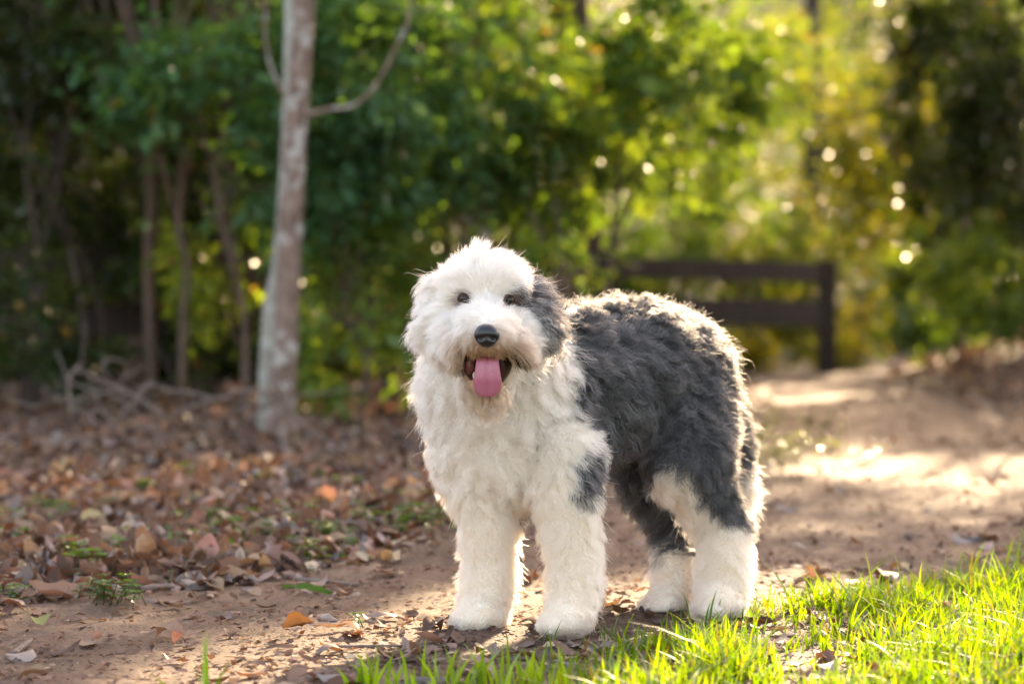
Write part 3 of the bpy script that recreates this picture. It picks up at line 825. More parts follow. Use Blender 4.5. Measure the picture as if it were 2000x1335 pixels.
special(180, 1040, 0.09, 25, -10, 40, 0.03, (0.40, 0.32, 0.17), 0.30, 'yellowish tan leaf in the leaf carpet behind the small weeds', 13)
special(70, 1240, 0.06, 40, 12, 18, 0.014, (0.26, 0.26, 0.10), 0.30, 'dull green and yellow leaf near the bottom left corner', 14)

# sticks and stones on the ground
def stick(name, label, pts, r0, seed, group=None, m='twig', cat='branch'):
    pts = np.array(pts); o_ = pts.mean(0); o_[2] = pts[:, 2].min()
    V, F = tube(pts, [r0, r0 * 0.95, r0 * 0.8, r0 * 0.55], n=max(10, 6 * len(pts)), seg=7, seed=seed, bump=0.08)
    return tag(mobj(name, mk_mesh(name, V - o_, F, [M[m]], smooth=True), None, tuple(o_)), label, cat, group)
def gp(px, py, lift=0.008):
    D = 0.64 * FPX / (py - HOR); x_ = (px - 1000) / FPX * D
    return np.array([x_, D, float(surf(x_, D)) + lift])
TW = [
 ('thick straight dead branch sloping down to the right in the tangle', [(150, 722), (167, 729), (228, 758), (274, 781), (322, 812)], 11.0, 0.016),
 ('dead branch curling into an open loop at the top of the tangle', [(262, 773), (228, 750), (206, 731), (201, 712), (213, 701), (243, 708), (247, 727), (236, 743)], 11.1, 0.009),
 ('hooked dead branch arching over the middle of the tangle', [(228, 815), (266, 781), (281, 758), (304, 752), (327, 762), (365, 765), (411, 777), (440, 780)], 10.9, 0.012),
 ('pale dead branch bent back in a tight loop low in the tangle', [(222, 826), (205, 806), (192, 800), (180, 806), (179, 820), (198, 829), (236, 837), (274, 837), (312, 825)], 10.7, 0.010),
 ('long grey branch sweeping across the pale trunk down into the leaves', [(335, 812), (392, 788), (449, 773), (472, 764), (513, 765), (548, 781), (578, 815), (624, 849), (700, 893)], 10.9, 0.013),
 ('short dead branch curving down from the long grey branch', [(445, 762), (470, 766), (464, 792), (430, 822), (390, 828)], 10.85, 0.010),
 ('thin dead branch curving beside the foot of the pale trunk', [(540, 781), (490, 811), (456, 838), (412, 842)], 10.8, 0.008),
 ('upright crooked dead branch at the left of the tangle', [(154, 712), (135, 739), (137, 792), (141, 807), (127, 850)], 10.9, 0.009),
 ('forked thin dead branch low on the left of the tangle', [(110, 772), (114, 782), (129, 807), (152, 796), (207, 760)], 11.0, 0.007),
 ('dead branch lying along the ground in front of the tangle', [(60, 820), (106, 860), (124, 866), (167, 853), (246, 845)], 10.6, 0.012),
 ('dark dead branch rising out of the left of the tangle', [(54, 812), (106, 762), (152, 727), (163, 678), (168, 630)], 11.4, 0.012),
 ('short pale branch pointing down into the leaves at the left', [(66, 910), (99, 876), (124, 850)], 10.4, 0.012),
 ('long thin twig reaching out to the right behind the pale trunk', [(585, 771), (631, 767), (722, 754), (800, 745)], 12.6, 0.008),
 ('thin dead branch leaning over the leaves at the far left', [(-20, 850), (30, 858), (48, 880), (60, 900)], 10.6, 0.011),
 ('fine dead twig crossing behind the tangle', [(300, 742), (250, 770), (190, 800), (120, 822)], 11.3, 0.006),
 ('fine dead twig standing out of the leaf heap', [(420, 850), (440, 870), (470, 905), (490, 915)], 10.4, 0.006),
 ('grey twig lying on the leaves left of the leaf heap', [(300, 850), (318, 880), (330, 915)], 10.3, 0.007),
]
for i, (lab, pts, D, r0) in enumerate(TW):
    stick('fallen_branch', lab, [W(a, c, D + 0.10 * math.sin(i * 2.1 + k)) for k, (a, c) in enumerate(pts)], r0 * 0.72, 300 + i, 'dead branches tangled in front of the wood', 'twig' if i != 10 else 'dark_bark')
tr_ = np.random.default_rng(41)
for i in range(22):
    a = np.array([tr_.uniform(40, 560), tr_.uniform(770, 850)]); an = tr_.uniform(-0.5, 0.5) + (math.pi if tr_.random() < 0.4 else 0); pts = [a]
    for k in range(4):
        an += tr_.normal() * 0.55; pts.append(pts[-1] + np.array([math.cos(an), math.sin(an) * 0.8]) * tr_.uniform(22, 50))
    D0 = tr_.uniform(10.4, 11.6)
    stick('fallen_branch', ('dark' if i % 3 == 0 else 'pale') + ' fine dead twig in the tangle, ' + ['at its left end', 'left of its loop', 'under the hooked branch', 'right of the hooked branch', 'close to the pale trunk', 'beyond the pale trunk'][min(5, max(0, int((a[0] - 40) / 100)))], [W(p_[0], min(p_[1], 612 + 0.62 * FPX / D0), D0 + 0.08 * k) for k, p_ in enumerate(pts)], tr_.uniform(0.003, 0.006), 400 + i, 'fine twigs of the tangle', 'twig' if i % 3 else 'dark_bark')
stick('twig', 'straight thin twig lying on the dirt left of the front paws', [gp(655, 1278), gp(760, 1276), gp(850, 1279)], 0.0028, 1, None, 'twig', 'twig')
stick('twig', 'short dark stick on the litter behind the narrow green leaf', [gp(575, 1148), gp(630, 1151), gp(700, 1157)], 0.006, 2, None, 'twig', 'twig')
stick('twig', 'grey stick lying at the left end of the leaf carpet', [gp(275, 1172, .012), gp(310, 1169, .014), gp(340, 1166, .012)], 0.008, 3, None, 'twig', 'twig')
stick('twig', 'thin pale twig across the leaves behind the small weeds', [gp(170, 1045, .03), gp(210, 1090, .03), gp(225, 1100, .02)], 0.0025, 4, None, 'twig', 'twig')
stick('twig', 'grey bark stick on the dirt at the bottom left', [gp(25, 1288, .008), gp(45, 1275, .010), gp(62, 1266, .012)], 0.007, 5, None, 'twig', 'twig')
def stone(label, px, py, sx, sy, sz, seed, m='stone'):
    p0 = gp(px, py, 0)
    bm = bmesh.new(); bmesh.ops.create_icosphere(bm, subdivisions=3, radius=1)
    for v in bm.verts:
        k = 1 + 0.30 * mnoise.noise(v.co * 1.3 + Vector((seed, 0, 0))) + 0.10 * mnoise.noise(v.co * 4 + Vector((seed, 3, 0)))
        v.co = Vector((v.co.x * sx * k, v.co.y * sy * k, max(v.co.z, -0.4) * sz * k + sz * 0.3))
    me = bpy.data.meshes.new('stone'); bm.to_mesh(me); bm.free(); me.materials.append(M[m])
    for f in me.polygons: f.use_smooth = True
    tag(mobj('stone', me, None, tuple(p0)), label, 'stone')
stone('flat dark stone lying on the path at the right edge', 1912, 1062, 0.042, 0.03, 0.011, 3)
stone('small grey stone on the path left of the flat dark stone', 1775, 1055, 0.014, 0.012, 0.010, 8)
stone('pale flat stone at the bottom of the photo below the paws', 838, 1333, 0.05, 0.03, 0.008, 5)
stone('small dark stone on the dirt between the front legs', 1052, 1168, 0.010, 0.008, 0.006, 9)

# ------------------------------------------------------------------ grass and weeds
def blades(x, y, z, h, wd, r, lean=0.5, seg=4, yaw=None):
    n = len(x)
    yaw = r.uniform(0, 6.28, n) if yaw is None else yaw
    dr = np.stack([np.cos(yaw), np.sin(yaw), np.zeros(n)], 1)
    sd = np.stack([-np.sin(yaw), np.cos(yaw), np.zeros(n)], 1)
    tw = r.uniform(-1, 1, (n, 1))
    sd = nrm(sd + dr * tw)
    b = np.abs(r.normal(size=n)) * lean + 0.12
    s = np.linspace(0, 1, seg + 1)
    P = []
    for t in s:
        c = np.stack([x, y, z], 1) + dr * (h * b * t ** 1.8)[:, None] + np.array([0, 0, 1.0]) * (h * (t - 0.28 * b * t ** 2.4))[:, None]
        ww = (wd * (1 - t ** 2.2) * (0.75 + 0.5 * min(t * 3, 1)))[:, None]
        P += [c - sd * ww, c + sd * ww] if t < 1 else [c]
    P = np.stack(P, 1)
    k = P.shape[1]
    F = []
    for a in range(seg):
        if a < seg - 1: F += [(2 * a, 2 * a + 1, 2 * a + 3), (2 * a, 2 * a + 3, 2 * a + 2)]
        else: F += [(2 * a, 2 * a + 1, 2 * a + 2)]
    F = (np.arange(n)[:, None, None] * k + np.array(F)[None]).reshape(-1, 3)
    return P.reshape(-1, 3), F, k
gr = np.random.default_rng(8)
def lawn_density(x, y):
    e = x - XR(y) + (vn(x, y, 2.6, 12) - 0.5) * 0.36 + (vn(x, y, 8, 13) - 0.5) * 0.22
    return np.clip(e / 0.34, 0, 1) ** 1.2 * (0.12 + 0.88 * np.clip(vn(x, y, 7, 14) * 1.6 - 0.3, 0, 1)) * (y < 8.5)
x = gr.uniform(-1.2, 3.2, 190000); y = gr.uniform(2.9, 8.0, 190000)
k = (gr.random(len(x)) < lawn_density(x, y) * np.where((np.abs(x) < 0.24 * y + 0.3) & (y > 3.6), 1, 0.35)); x, y = x[k][:34000], y[k][:34000]
dens_ = lawn_density(x, y)
h = gr.uniform(0.030, 0.090, len(x)) * (0.55 + 0.6 * dens_) * np.where(gr.random(len(x)) < 0.06, 1.6, 1)
V, F, k = blades(x, y, surf(x, y) - 0.004, h, gr.uniform(0.0014, 0.0034, len(x)), gr, 0.6)
c0, c1, c2 = np.array([0.058, 0.120, 0.010]), np.array([0.140, 0.182, 0.010]), np.array([0.20, 0.17, 0.08])
f = gr.random((len(x), 1)); col = c0 * (1 - f) + c1 * f
col *= gr.uniform(0.65, 1.2, (len(x), 1)); dry = gr.random(len(x)) < 0.08; col[dry] = c2 * 0.7 * gr.uniform(0.6, 1.2, (dry.sum(), 1))
tag(mobj('grass', mk_mesh('grass', V, F, [M['grass']], tint=np.repeat(col, k, 0), smooth=True)),
    'bright sunlit grass in the foreground at the edge of the path', 'grass', kind='stuff')
def tuft(label, px, py, n, h, wd, spread, seed, lean=0.7, col=(0.06, 0.13, 0.022), cat='grass tuft', name='grass_tuft', group=None, D=None):
    r = np.random.default_rng(seed)
    if D is None: p0 = gp(px, py, 0)
    else:
        x_ = (px - 1000) / FPX * D; p0 = np.array([x_, D, float(surf(x_, D))])
    x = r.normal(size=n) * spread; y = r.normal(size=n) * spread
    V, F, k = blades(x, y, np.full(n, -0.004), r.uniform(0.5, 1.1, n) * h, r.uniform(0.7, 1.2, n) * wd, r, lean, seg=5)
    c = np.array(col) * r.uniform(0.75, 1.3, (n, 1))
    return tag(mobj(name, mk_mesh(name, V, F, [M['grass']], tint=np.repeat(c, k, 0), smooth=True), None, tuple(p0)), label, cat, group)
tuft('tall blurred grass blades close to the camera at the bottom left of the dog', 398, 0, 5, 0.165, 0.0042, 0.008, 1, 0.10, (0.075, 0.15, 0.03), D=3.75)
tuft('wispy leaning grass blades near the bottom edge left of the tall blades', 345, 0, 4, 0.10, 0.003, 0.02, 2, 0.9, (0.075, 0.14, 0.04), D=3.85)
tuft('grass tuft with broad blades in the leaf carpet left of the pink leaf', 290, 1098, 9, 0.10, 0.0065, 0.025, 3, 1.3, (0.05, 0.12, 0.02))
tuft('grass tuft with broad blades in the leaf carpet right of the pink leaf', 470, 1108, 9, 0.105, 0.0065, 0.022, 4, 1.4, (0.055, 0.125, 0.02))
tuft('thin grass tuft in the leaf carpet behind the pink leaf', 455, 1000, 12, 0.07, 0.003, 0.06, 5, 0.8, (0.06, 0.12, 0.02))
tuft('dark thin grass stems in front of the front paw nearest the grass', 1050, 1262, 9, 0.085, 0.0013, 0.022, 6, 0.9, (0.035, 0.07, 0.02))
tuft('thin grass stems right of the front paws', 1190, 1255, 9, 0.075, 0.0013, 0.02, 7, 0.8, (0.05, 0.09, 0.02))
tuft('taller grass tuft in front of the hind paws', 1400, 1232, 30, 0.085, 0.0020, 0.05, 8, 0.6, (0.055, 0.11, 0.018))
ORD = ['leftmost', 'second from the left', 'third from the left', 'fourth from the left', 'fifth from the left', 'sixth from the left', 'seventh from the left', 'eighth from the left',
       'eighth from the right', 'seventh from the right', 'sixth from the right', 'fifth from the right', 'fourth from the right', 'third from the right', 'second from the right', 'rightmost']
for i in range(16):
    tuft('sunlit grass tuft below the front paws, %s of the ragged row' % ORD[i],
         700 + i * 26 + gr.uniform(-9, 9), 0, 7, 0.095, 0.0032, 0.015, 20 + i, 0.35, (0.11, 0.175, 0.02), group='ragged grass tufts at the bottom edge', D=3.98 + 0.22 * gr.random())
def weed(name, label, px, py, stems, h, leaf, seed, col, group=None, cat='plant', spread=0.05):
    r = np.random.default_rng(seed)
    p0 = gp(px, py, 0)
    B, Dv, Up, Ls = [], [], [], []
    tb = []
    for s in range(stems):
        b = np.array([r.normal() * spread, r.normal() * spread, 0]); t_ = b + np.array([r.normal() * h * 0.3, r.normal() * h * 0.3, h * r.uniform(0.6, 1.1)])
        tb.append(tube([b - [0, 0, .005], (b + t_) / 2 + r.normal(size=3) * h * .06, t_], [0.0012, 0.0008], n=6, seg=4, seed=seed))
        for q_ in np.linspace(0.35, 1, 4):
            a0 = r.uniform(0, 6.28)
            for m_ in range(2 if q_ < 1 else 4):
                a_ = a0 + m_ * (math.pi if q_ < 1 else math.pi / 2)
                B.append(b + (t_ - b) * q_); Dv.append(nrm(np.array([math.cos(a_), math.sin(a_), 0.25]))); Up.append(nrm(np.array([r.normal() * .3, r.normal() * .3, 1]))); Ls.append(leaf * r.uniform(0.6, 1.15))
    V, F = leaves(np.array(B), np.array(Dv), np.array(Up), np.array(Ls), r.uniform(0.30, 0.44, len(B)), r)
    root = empty(name, tuple(p0)); tag(root, label, cat, group)
    tint = np.repeat(np.array(col) * r.uniform(0.7, 1.3, (len(B), 1)), 4, 0)
    tag(mobj('leaves', mk_mesh('leaves', V, F, [M['leaf']], tint=tint), root), kind='stuff')
    V, F = join(tb)
    tag(mobj('stems', mk_mesh('stems', V, F, [M['grass']], tint=np.tile(np.array(col) * 0.7, (len(V), 1))), root), kind='stuff')
wc = (0.055, 0.115, 0.040)
weed('seedling', 'dark stemmed seedling at the left edge of the leaf carpet', 20, 1090, 4, 0.085, 0.030, 1, wc)
weed('seedling', 'low creeping seedlings with small round leaves behind the long tan leaf', 150, 1150, 10, 0.035, 0.020, 2, wc, spread=0.06)
weed('seedling', 'cluster of small leaved seedlings right of the long tan leaf', 208, 1192, 16, 0.050, 0.019, 3, wc, spread=0.035)
weed('seedling', 'small seedlings at the left end of the leaf carpet near the dull green leaf', 25, 1192, 6, 0.045, 0.020, 4, wc, spread=0.03)
weed('seedling', 'thin seedlings left of the pink upright leaf', 288, 1160, 7, 0.05, 0.013, 5, (0.07, 0.12, 0.04), spread=0.02)
weed('seedling', 'tiny seedling on the dirt left of the paws', 700, 1240, 2, 0.03, 0.014, 6, wc, spread=0.01)
for i, (a, c) in enumerate([(1475, 880), (1530, 905), (1570, 880), (1500, 940), (1490, 830), (1545, 845), (1600, 915), (1465, 925)]):
    weed('verge_weed', 'yellow green weed on the verge behind the dog, ' + ['second nearest the thigh', 'in the middle of the verge', 'right of the middle', 'front of the verge', 'closest behind the rump', 'at the back towards the fence', 'rightmost on the path edge', 'beside the tail tip'][i], a, c, 9, 0.10, 0.035, 30 + i, (0.11, 0.13, 0.025), 'weeds on the verge behind the dog', spread=0.10)
for i in range(34):
    a, c = gr.uniform(20, 860), gr.uniform(900, 1150); D_s = 0.64 * FPX / (c - HOR)
    weed('seedling', ('small' if i % 2 else 'fresh') + ' green seedling in the fallen leaves ' + near_mark((a - 1000) / FPX * D_s, D_s), a, c, 5, gr.uniform(0.04, 0.09), 0.028, 60 + i, (0.06, 0.115, 0.03), 'seedlings scattered through the leaf carpet', spread=0.04)
# ------------------------------------------------------------------ the dog
DOG_O = np.array([0.16, 5.05, 0.0])
SK = 0.001055
EL = {}          # name -> (a, b, ra, rb, region)
def cap(name, a, b, ra, rb, reg, k=None):
    a_, b_ = W(*a), W(*b)
    EL[name] = (a_, b_, ra * a[2] / FPX, rb * b[2] / FPX, reg)
cap('cranium', (938, 578, 4.82), (955, 580, 4.82), 80, 80, 'head')
cap('brow', (925, 560, 4.76), (968, 560, 4.76), 58, 58, 'head')
cap('cheek_a', (893, 640, 4.78), (905, 655, 4.74), 58, 48, 'cheek')
cap('cheek_b', (1012, 640, 4.78), (998, 655, 4.74), 56, 46, 'cheek')
cap('muzzle', (949, 628, 4.74), (951, 652, 4.63), 56, 44, 'muzzle')
cap('lip_a', (918, 662, 4.70), (908, 676, 4.665), 38, 31, 'muzzle')
cap('lip_b', (984, 662, 4.70), (994, 676, 4.665), 38, 31, 'muzzle')
cap('jaw', (950, 718, 4.80), (950, 752, 4.70), 44, 34, 'jaw')
cap('ear_a', (868, 560, 4.83), (840, 645, 4.78), 24, 23, 'ear_white')
cap('ear_b', (1030, 556, 4.82), (1058, 616, 4.775), 17, 19, 'ear_grey')
cap('ear_b2', (1058, 616, 4.775), (1074, 654, 4.765), 19, 11, 'ear_grey')
cap('neck', (950, 640, 4.92), (980, 770, 5.02), 98, 118, 'chest')
cap('chest', (965, 755, 5.00), (985, 875, 5.00), 136, 118, 'chest')
cap('shoulder_b', (1060, 760, 5.04), (1082, 890, 4.96), 92, 70, 'chest')
cap('thorax', (1010, 745, 5.08), (1225, 727, 5.28), 138, 130, 'body')
cap('belly', (1090, 800, 5.10), (1225, 790, 5.26), 92, 82, 'body')
cap('rump', (1225, 715, 5.28), (1304, 722, 5.36), 126, 112, 'body')
cap('thigh_b', (1338, 770, 5.30), (1350, 910, 5.19), 84, 70, 'thigh')
cap('shank_b', (1350, 910, 5.19), (1412, 1040, 5.20), 64, 40, 'hind_b')
cap('meta_b', (1418, 1040, 5.19), (1408, 1165, 5.10), 42, 44, 'hind_b')
cap('paw_hb', (1408, 1165, 5.10), (1398, 1182, 5.03), 38, 34, 'paw')
cap('thigh_a', (1258, 830, 5.44), (1268, 940, 5.38), 70, 46, 'thigh')
cap('shank_a', (1268, 940, 5.38), (1322, 1060, 5.34), 42, 34, 'hind_a')
cap('meta_a', (1322, 1060, 5.34), (1318, 1152, 5.20), 36, 38, 'hind_a')
cap('paw_ha', (1316, 1158, 5.20), (1294, 1180, 5.12), 34, 32, 'paw')
cap('upper_a', (925, 880, 5.00), (950, 985, 4.97), 74, 52, 'fore')
cap('lower_a', (950, 985, 4.97), (957, 1110, 4.94), 48, 42, 'fore')
cap('past_a', (957, 1110, 4.94), (946, 1185, 4.90), 42, 46, 'fore')
cap('paw_a', (946, 1192, 4.90), (934, 1204, 4.84), 42, 38, 'paw')
cap('upper_b', (1088, 885, 4.96), (1108, 985, 4.90), 78, 52, 'fore')
cap('lower_b', (1108, 985, 4.90), (1122, 1110, 4.86), 50, 43, 'fore')
cap('past_b', (1122, 1110, 4.86), (1116, 1190, 4.82), 43, 46, 'fore')
cap('paw_b', (1114, 1196, 4.82), (1103, 1212, 4.76), 42, 38, 'paw')
cap('tail', (1392, 745, 5.48), (1436, 850, 5.52), 24, 20, 'tail')
cap('tail_tip', (1436, 850, 5.52), (1450, 975, 5.50), 20, 16, 'tail')
for pn, (cx, cy, cd), sp, fw in (('fa', (926, 1216, 4.815), 1, 1), ('fb', (1096, 1222, 4.735), 1, 1), ('ha', (1286, 1190, 5.10), .8, 1), ('hb', (1392, 1192, 5.01), .9, 1)):
    for k_, (dx, dd_) in enumerate(((-34, 0.012), (-12, -0.012), (13, -0.010), (36, 0.016))):
        cap('toe_%s%d' % (pn, k_), (cx + 6 + dx * sp + 6, cy - 14, cd + dd_ + 0.02), (cx + dx * sp, cy, cd + dd_), 17, 15, 'paw')
cap('moustache_a', (905, 640, 4.73), (888, 668, 4.71), 36, 34, 'muzzle')
cap('moustache_b', (997, 640, 4.73), (1012, 668, 4.71), 36, 34, 'muzzle')
names = list(EL)

# one continuous body: spheres strung along every bone, fused by a voxel remesh and smoothed
bm = bmesh.new()
for a, b, ra, rb, _ in EL.values():
    d = np.linalg.norm(b - a)
    n = max(2, int(d / (0.28 * min(ra, rb))) + 1)
    for t in np.linspace(0, 1, n):
        p = a + (b - a) * t; r_ = ra + (rb - ra) * t
        geo = bmesh.ops.create_icosphere(bm, subdivisions=3, radius=r_)
        bmesh.ops.translate(bm, vec=Vector(p), verts=geo['verts'])
tmp = bpy.data.meshes.new('body_raw'); bm.to_mesh(tmp); bm.free()
tob = mobj('body_raw', tmp)
md = tob.modifiers.new('r', 'REMESH'); md.mode = 'VOXEL'; md.voxel_size = 0.0075
ms = tob.modifiers.new('s', 'SMOOTH'); ms.factor = 0.5; ms.iterations = 7
bpy.context.view_layer.update()
dg = bpy.context.evaluated_depsgraph_get()
bme = bpy.data.meshes.new_from_object(tob.evaluated_get(dg))
bpy.data.objects.remove(tob); bpy.data.meshes.remove(tmp)
bme.name = 'dog'
nv = len(bme.vertices)
BV = np.empty(nv * 3, np.float32); bme.vertices.foreach_get('co', BV); BV = BV.reshape(-1, 3).astype(float)
gzv = surf(BV[:, 0], BV[:, 1]) + 0.004
lowv = BV[:, 2] < gzv
BV[lowv, 2] = gzv[lowv]

# frame of the dog: u backwards along the spine, v to its own left
BACK = np.array([0.66, 0.75, 0.0]); LEFT = np.array([0.75, -0.66, 0.0])
A_ = np.array([EL[n][0] for n in names]); B_ = np.array([EL[n][1] for n in names])
RA = np.array([EL[n][2] for n in names]); RB = np.array([EL[n][3] for n in names])
REG = [EL[n][4] for n in names]
def elem_dist(P):
    out = np.empty((len(P), len(names)))
    for i in range(len(names)):
        ab = B_[i] - A_[i]
        t = np.clip((P - A_[i]) @ ab / (ab @ ab), 0, 1)
        q = A_[i] + t[:, None] * ab
        out[:, i] = np.linalg.norm(P - q, axis=1) - (RA[i] + (RB[i] - RA[i]) * t)
    return out
def n3(P, s, k):
    return vn(P[:, 0] + 0.7 * P[:, 2], P[:, 1] + P[:, 2] * 1.1, s, k)

EYE_A, EYE_B, NOSE_P = (907, 583), (995, 586), (951, 655)
MOUTH_C = W(952, 722, 4.66)
def sstep(x, a, b):
    t = np.clip((x - a) / (b - a), 0, 1); return t * t * (3 - 2 * t)

def coat_colour(P, reg, r):
    """albedo of the coat at points P: white front and feet, blue-grey saddle, rump, thighs, left ear and eye patch"""
    n = len(P)
    q = P - np.array([0, 5.0, 0])
    u = q @ BACK; z = P[:, 2]
    wob = (n3(P, 28, 11) - 0.5) * 0.05 + (n3(P, 75, 12) - 0.5) * 0.02
    g = np.zeros(n)
    body = np.isin(reg, ['body', 'chest', 'thigh', 'tail', 'hind_a', 'hind_b', 'fore'])
    edge = 0.045 + 0.055 * np.clip(z - 0.48, 0, 0.3) / 0.16 - 0.03 * np.clip((0.48 - z) / 0.14, 0, 1)
    g = np.where(body, sstep(u + wob, edge - 0.008, edge + 0.008), 0)
    left = q @ LEFT
    hb = np.isin(reg, ['hind_b', 'thigh'])
    hb = hb & (left > 0.0)
    zb = np.interp(u, [0.25, 0.30, 0.328, 0.39, 0.47, 0.55], [0.42, 0.355, 0.31, 0.228, 0.168, 0.155])
    g = np.where(hb, np.minimum(g, sstep(z + wob * 0.7, zb - 0.01, zb + 0.012)), g)
    ha = (reg == 'hind_a') | ((reg == 'thigh') & ~hb)
    g = np.where(ha, np.minimum(np.maximum(g, (reg == 'hind_a') * 1.0), sstep(z + wob, 0.10, 0.14)), g)
    g = np.where(reg == 'tail', sstep(z + wob, 0.275, 0.315), g)
    fore = reg == 'fore'
    qe = P - W(1152, 904, 4.90)
    elbow = np.sqrt((qe[:, 0] - qe[:, 2] * 0.22) ** 2 + (qe[:, 1] / 1.8) ** 2 + (qe[:, 2] / 1.65) ** 2)
    g = np.where(np.isin(reg, ['fore', 'chest', 'body']) & (z < 0.40), np.maximum(np.where(fore, 0, g), sstep(-elbow + wob * 0.7, -0.043, -0.024)), g)
    g = np.where(reg == 'paw', 0, g)
    g = np.where(reg == 'ear_grey', 1.0, g)
    hd = np.isin(reg, ['head', 'cheek'])
    c = W(1010, 600, 4.72)
    e = np.sqrt(((P[:, 0] - c[0]) / 0.037) ** 2 + ((P[:, 2] - c[2]) / 0.050) ** 2)
    patch = sstep(-e - wob * 3, -1.10, -0.70) * 0.82
    side = sstep(P[:, 0] + (P[:, 2] - c[2]) * 0.1, W(1032, 0, 4.8)[0], W(1046, 0, 4.8)[0]) * sstep(-P[:, 2], -0.735, -0.70) * 0.5
    g = np.where(hd, np.maximum(patch, side), g)
    white = np.array([0.89, 0.85, 0.785]) * (0.93 + 0.09 * r.random((n, 1)))
    grey = np.array([0.128, 0.127, 0.132]) * (0.50 + 0.85 * r.random((n, 1)))
    grey = np.where((r.random((n, 1)) < 0.09), np.array([0.24, 0.24, 0.25]), grey)
    low = (sstep(-z, -0.44, -0.20) * 0.75)[:, None]
    white = white * (1 - low) + white * np.array([1.0, 0.93, 0.83]) * low
    col = np.where((r.random(n) < g)[:, None], grey, white)
    # stains round the mouth
    dm = np.linalg.norm((P - W(952, 712, 4.66)) / np.array([1.15, 1.4, 1]), axis=1)
    tan = sstep(-dm, -0.105, -0.048)[:, None] * np.isin(reg, ['muzzle', 'jaw', 'cheek'])[:, None] * 0.9
    col = col * (1 - tan) + np.array([0.47, 0.28, 0.125]) * tan
    for mx_ in (906, 1000):
        dk = np.linalg.norm((P - W(mx_, 716, 4.66)) / np.array([0.8, 1.6, 1.4]), axis=1)
        k = (r.random(n) < sstep(-dk, -0.036, -0.014) * 0.92)[:, None]
        col = np.where(k, np.array([0.055, 0.032, 0.018]), col)
    jw = np.isin(reg, ['jaw', 'chest'])[:, None] * sstep(-np.linalg.norm(P - W(945, 770, 4.75), axis=1), -0.12, -0.03)[:, None] * 0.45
    col = col * (1 - jw) + np.array([0.62, 0.49, 0.36]) * jw
    for ex, ey in (EYE_A, EYE_B):
        de = np.hypot(P[:, 0] - W(ex, ey, 4.68)[0], P[:, 2] - W(ex, ey, 4.68)[2])
        k = (sstep(-de, -0.024, -0.012) * np.isin(reg, ['head', 'muzzle', 'cheek']) * 0.75)[:, None]
        col = col * (1 - k) + np.array([0.20, 0.125, 0.10]) * k
    du = (sstep(-z + wob, -0.05, 0.0) * 0.45)[:, None]
    col = col * (1 - du) + np.array([0.42, 0.31, 0.23]) * du
    return np.clip(col, 0.01, 0.95)

dist = elem_dist(BV)
regv = np.array(REG)[dist.argmin(1)]
bcol = coat_colour(BV, regv, rng) * 0.85
# average the underlying skin colour
a = bme.attributes.new('tint', 'FLOAT_COLOR', 'POINT')
t4 = np.ones((nv, 4), np.float32); t4[:, :3] = bcol
a.data.foreach_set('color', t4.ravel())
bme.materials.clear(); bme.materials.append(M['skin'])
BVl = (BV - DOG_O).astype(np.float32)
bme.vertices.foreach_set('co', BVl.ravel()); bme.update()
for p_ in bme.polygons: p_.use_smooth = True
dog = mobj('dog', bme, None, tuple(DOG_O))
tag(dog, 'shaggy white and grey sheepdog standing on the dirt path with its tongue out', 'dog')
bme.calc_loop_triangles()
nt_ = len(bme.loop_triangles)
BT = np.empty(nt_ * 3, np.int32); bme.loop_triangles.foreach_get('vertices', BT); BT = BT.reshape(-1, 3)
BN = np.empty(nv * 3, np.float32); bme.vertices.foreach_get('normal', BN); BN = BN.reshape(-1, 3).astype(float)
tree = BVHTree.FromPolygons([tuple(v) for v in BV], [tuple(t) for t in BT])
def on_dog(px, py):
    o_ = Vector((0, 0, CAMZ)); d_ = Vector(W(px, py, 1.0)) - o_
    h = tree.ray_cast(o_, d_.normalized())
    return np.array(h[0]), np.array(h[1])

# ---------------- fur
NF = 330000
tri = BV[BT]
area = np.linalg.norm(np.cross(tri[:, 1] - tri[:, 0], tri[:, 2] - tri[:, 0]), axis=1)
tc_ = tri.mean(1)
dens = np.ones(nt_)
treg = np.array(REG)[elem_dist(tc_).argmin(1)]
for k_, v_ in (('muzzle', 2.6), ('head', 2.0), ('cheek', 2.0), ('jaw', 2.2), ('ear_grey', 2.2), ('ear_white', 2.2), ('paw', 1.7), ('fore', 1.3), ('hind_b', 1.3), ('tail', 1.6)):
    dens[treg == k_] = v_
pr = area * dens; pr /= pr.sum()
ti = rng.choice(nt_, NF, p=pr)
r1 = np.sqrt(rng.random(NF))[:, None]; r2 = rng.random(NF)[:, None]
bc = np.concatenate([1 - r1, r1 * (1 - r2), r1 * r2], 1)
ROOT = (tri[ti] * bc[:, :, None]).sum(1)
NRM = nrm((BN[BT[ti]] * bc[:, :, None]).sum(1))
D_ = elem_dist(ROOT)
reg = np.array(REG)[D_.argmin(1)]
wt = np.exp(-np.clip(D_ - D_.min(1, keepdims=True), 0, 0.5) / 0.018); wt /= wt.sum(1, keepdims=True)

DOWN = np.array([0, 0, -1.0])
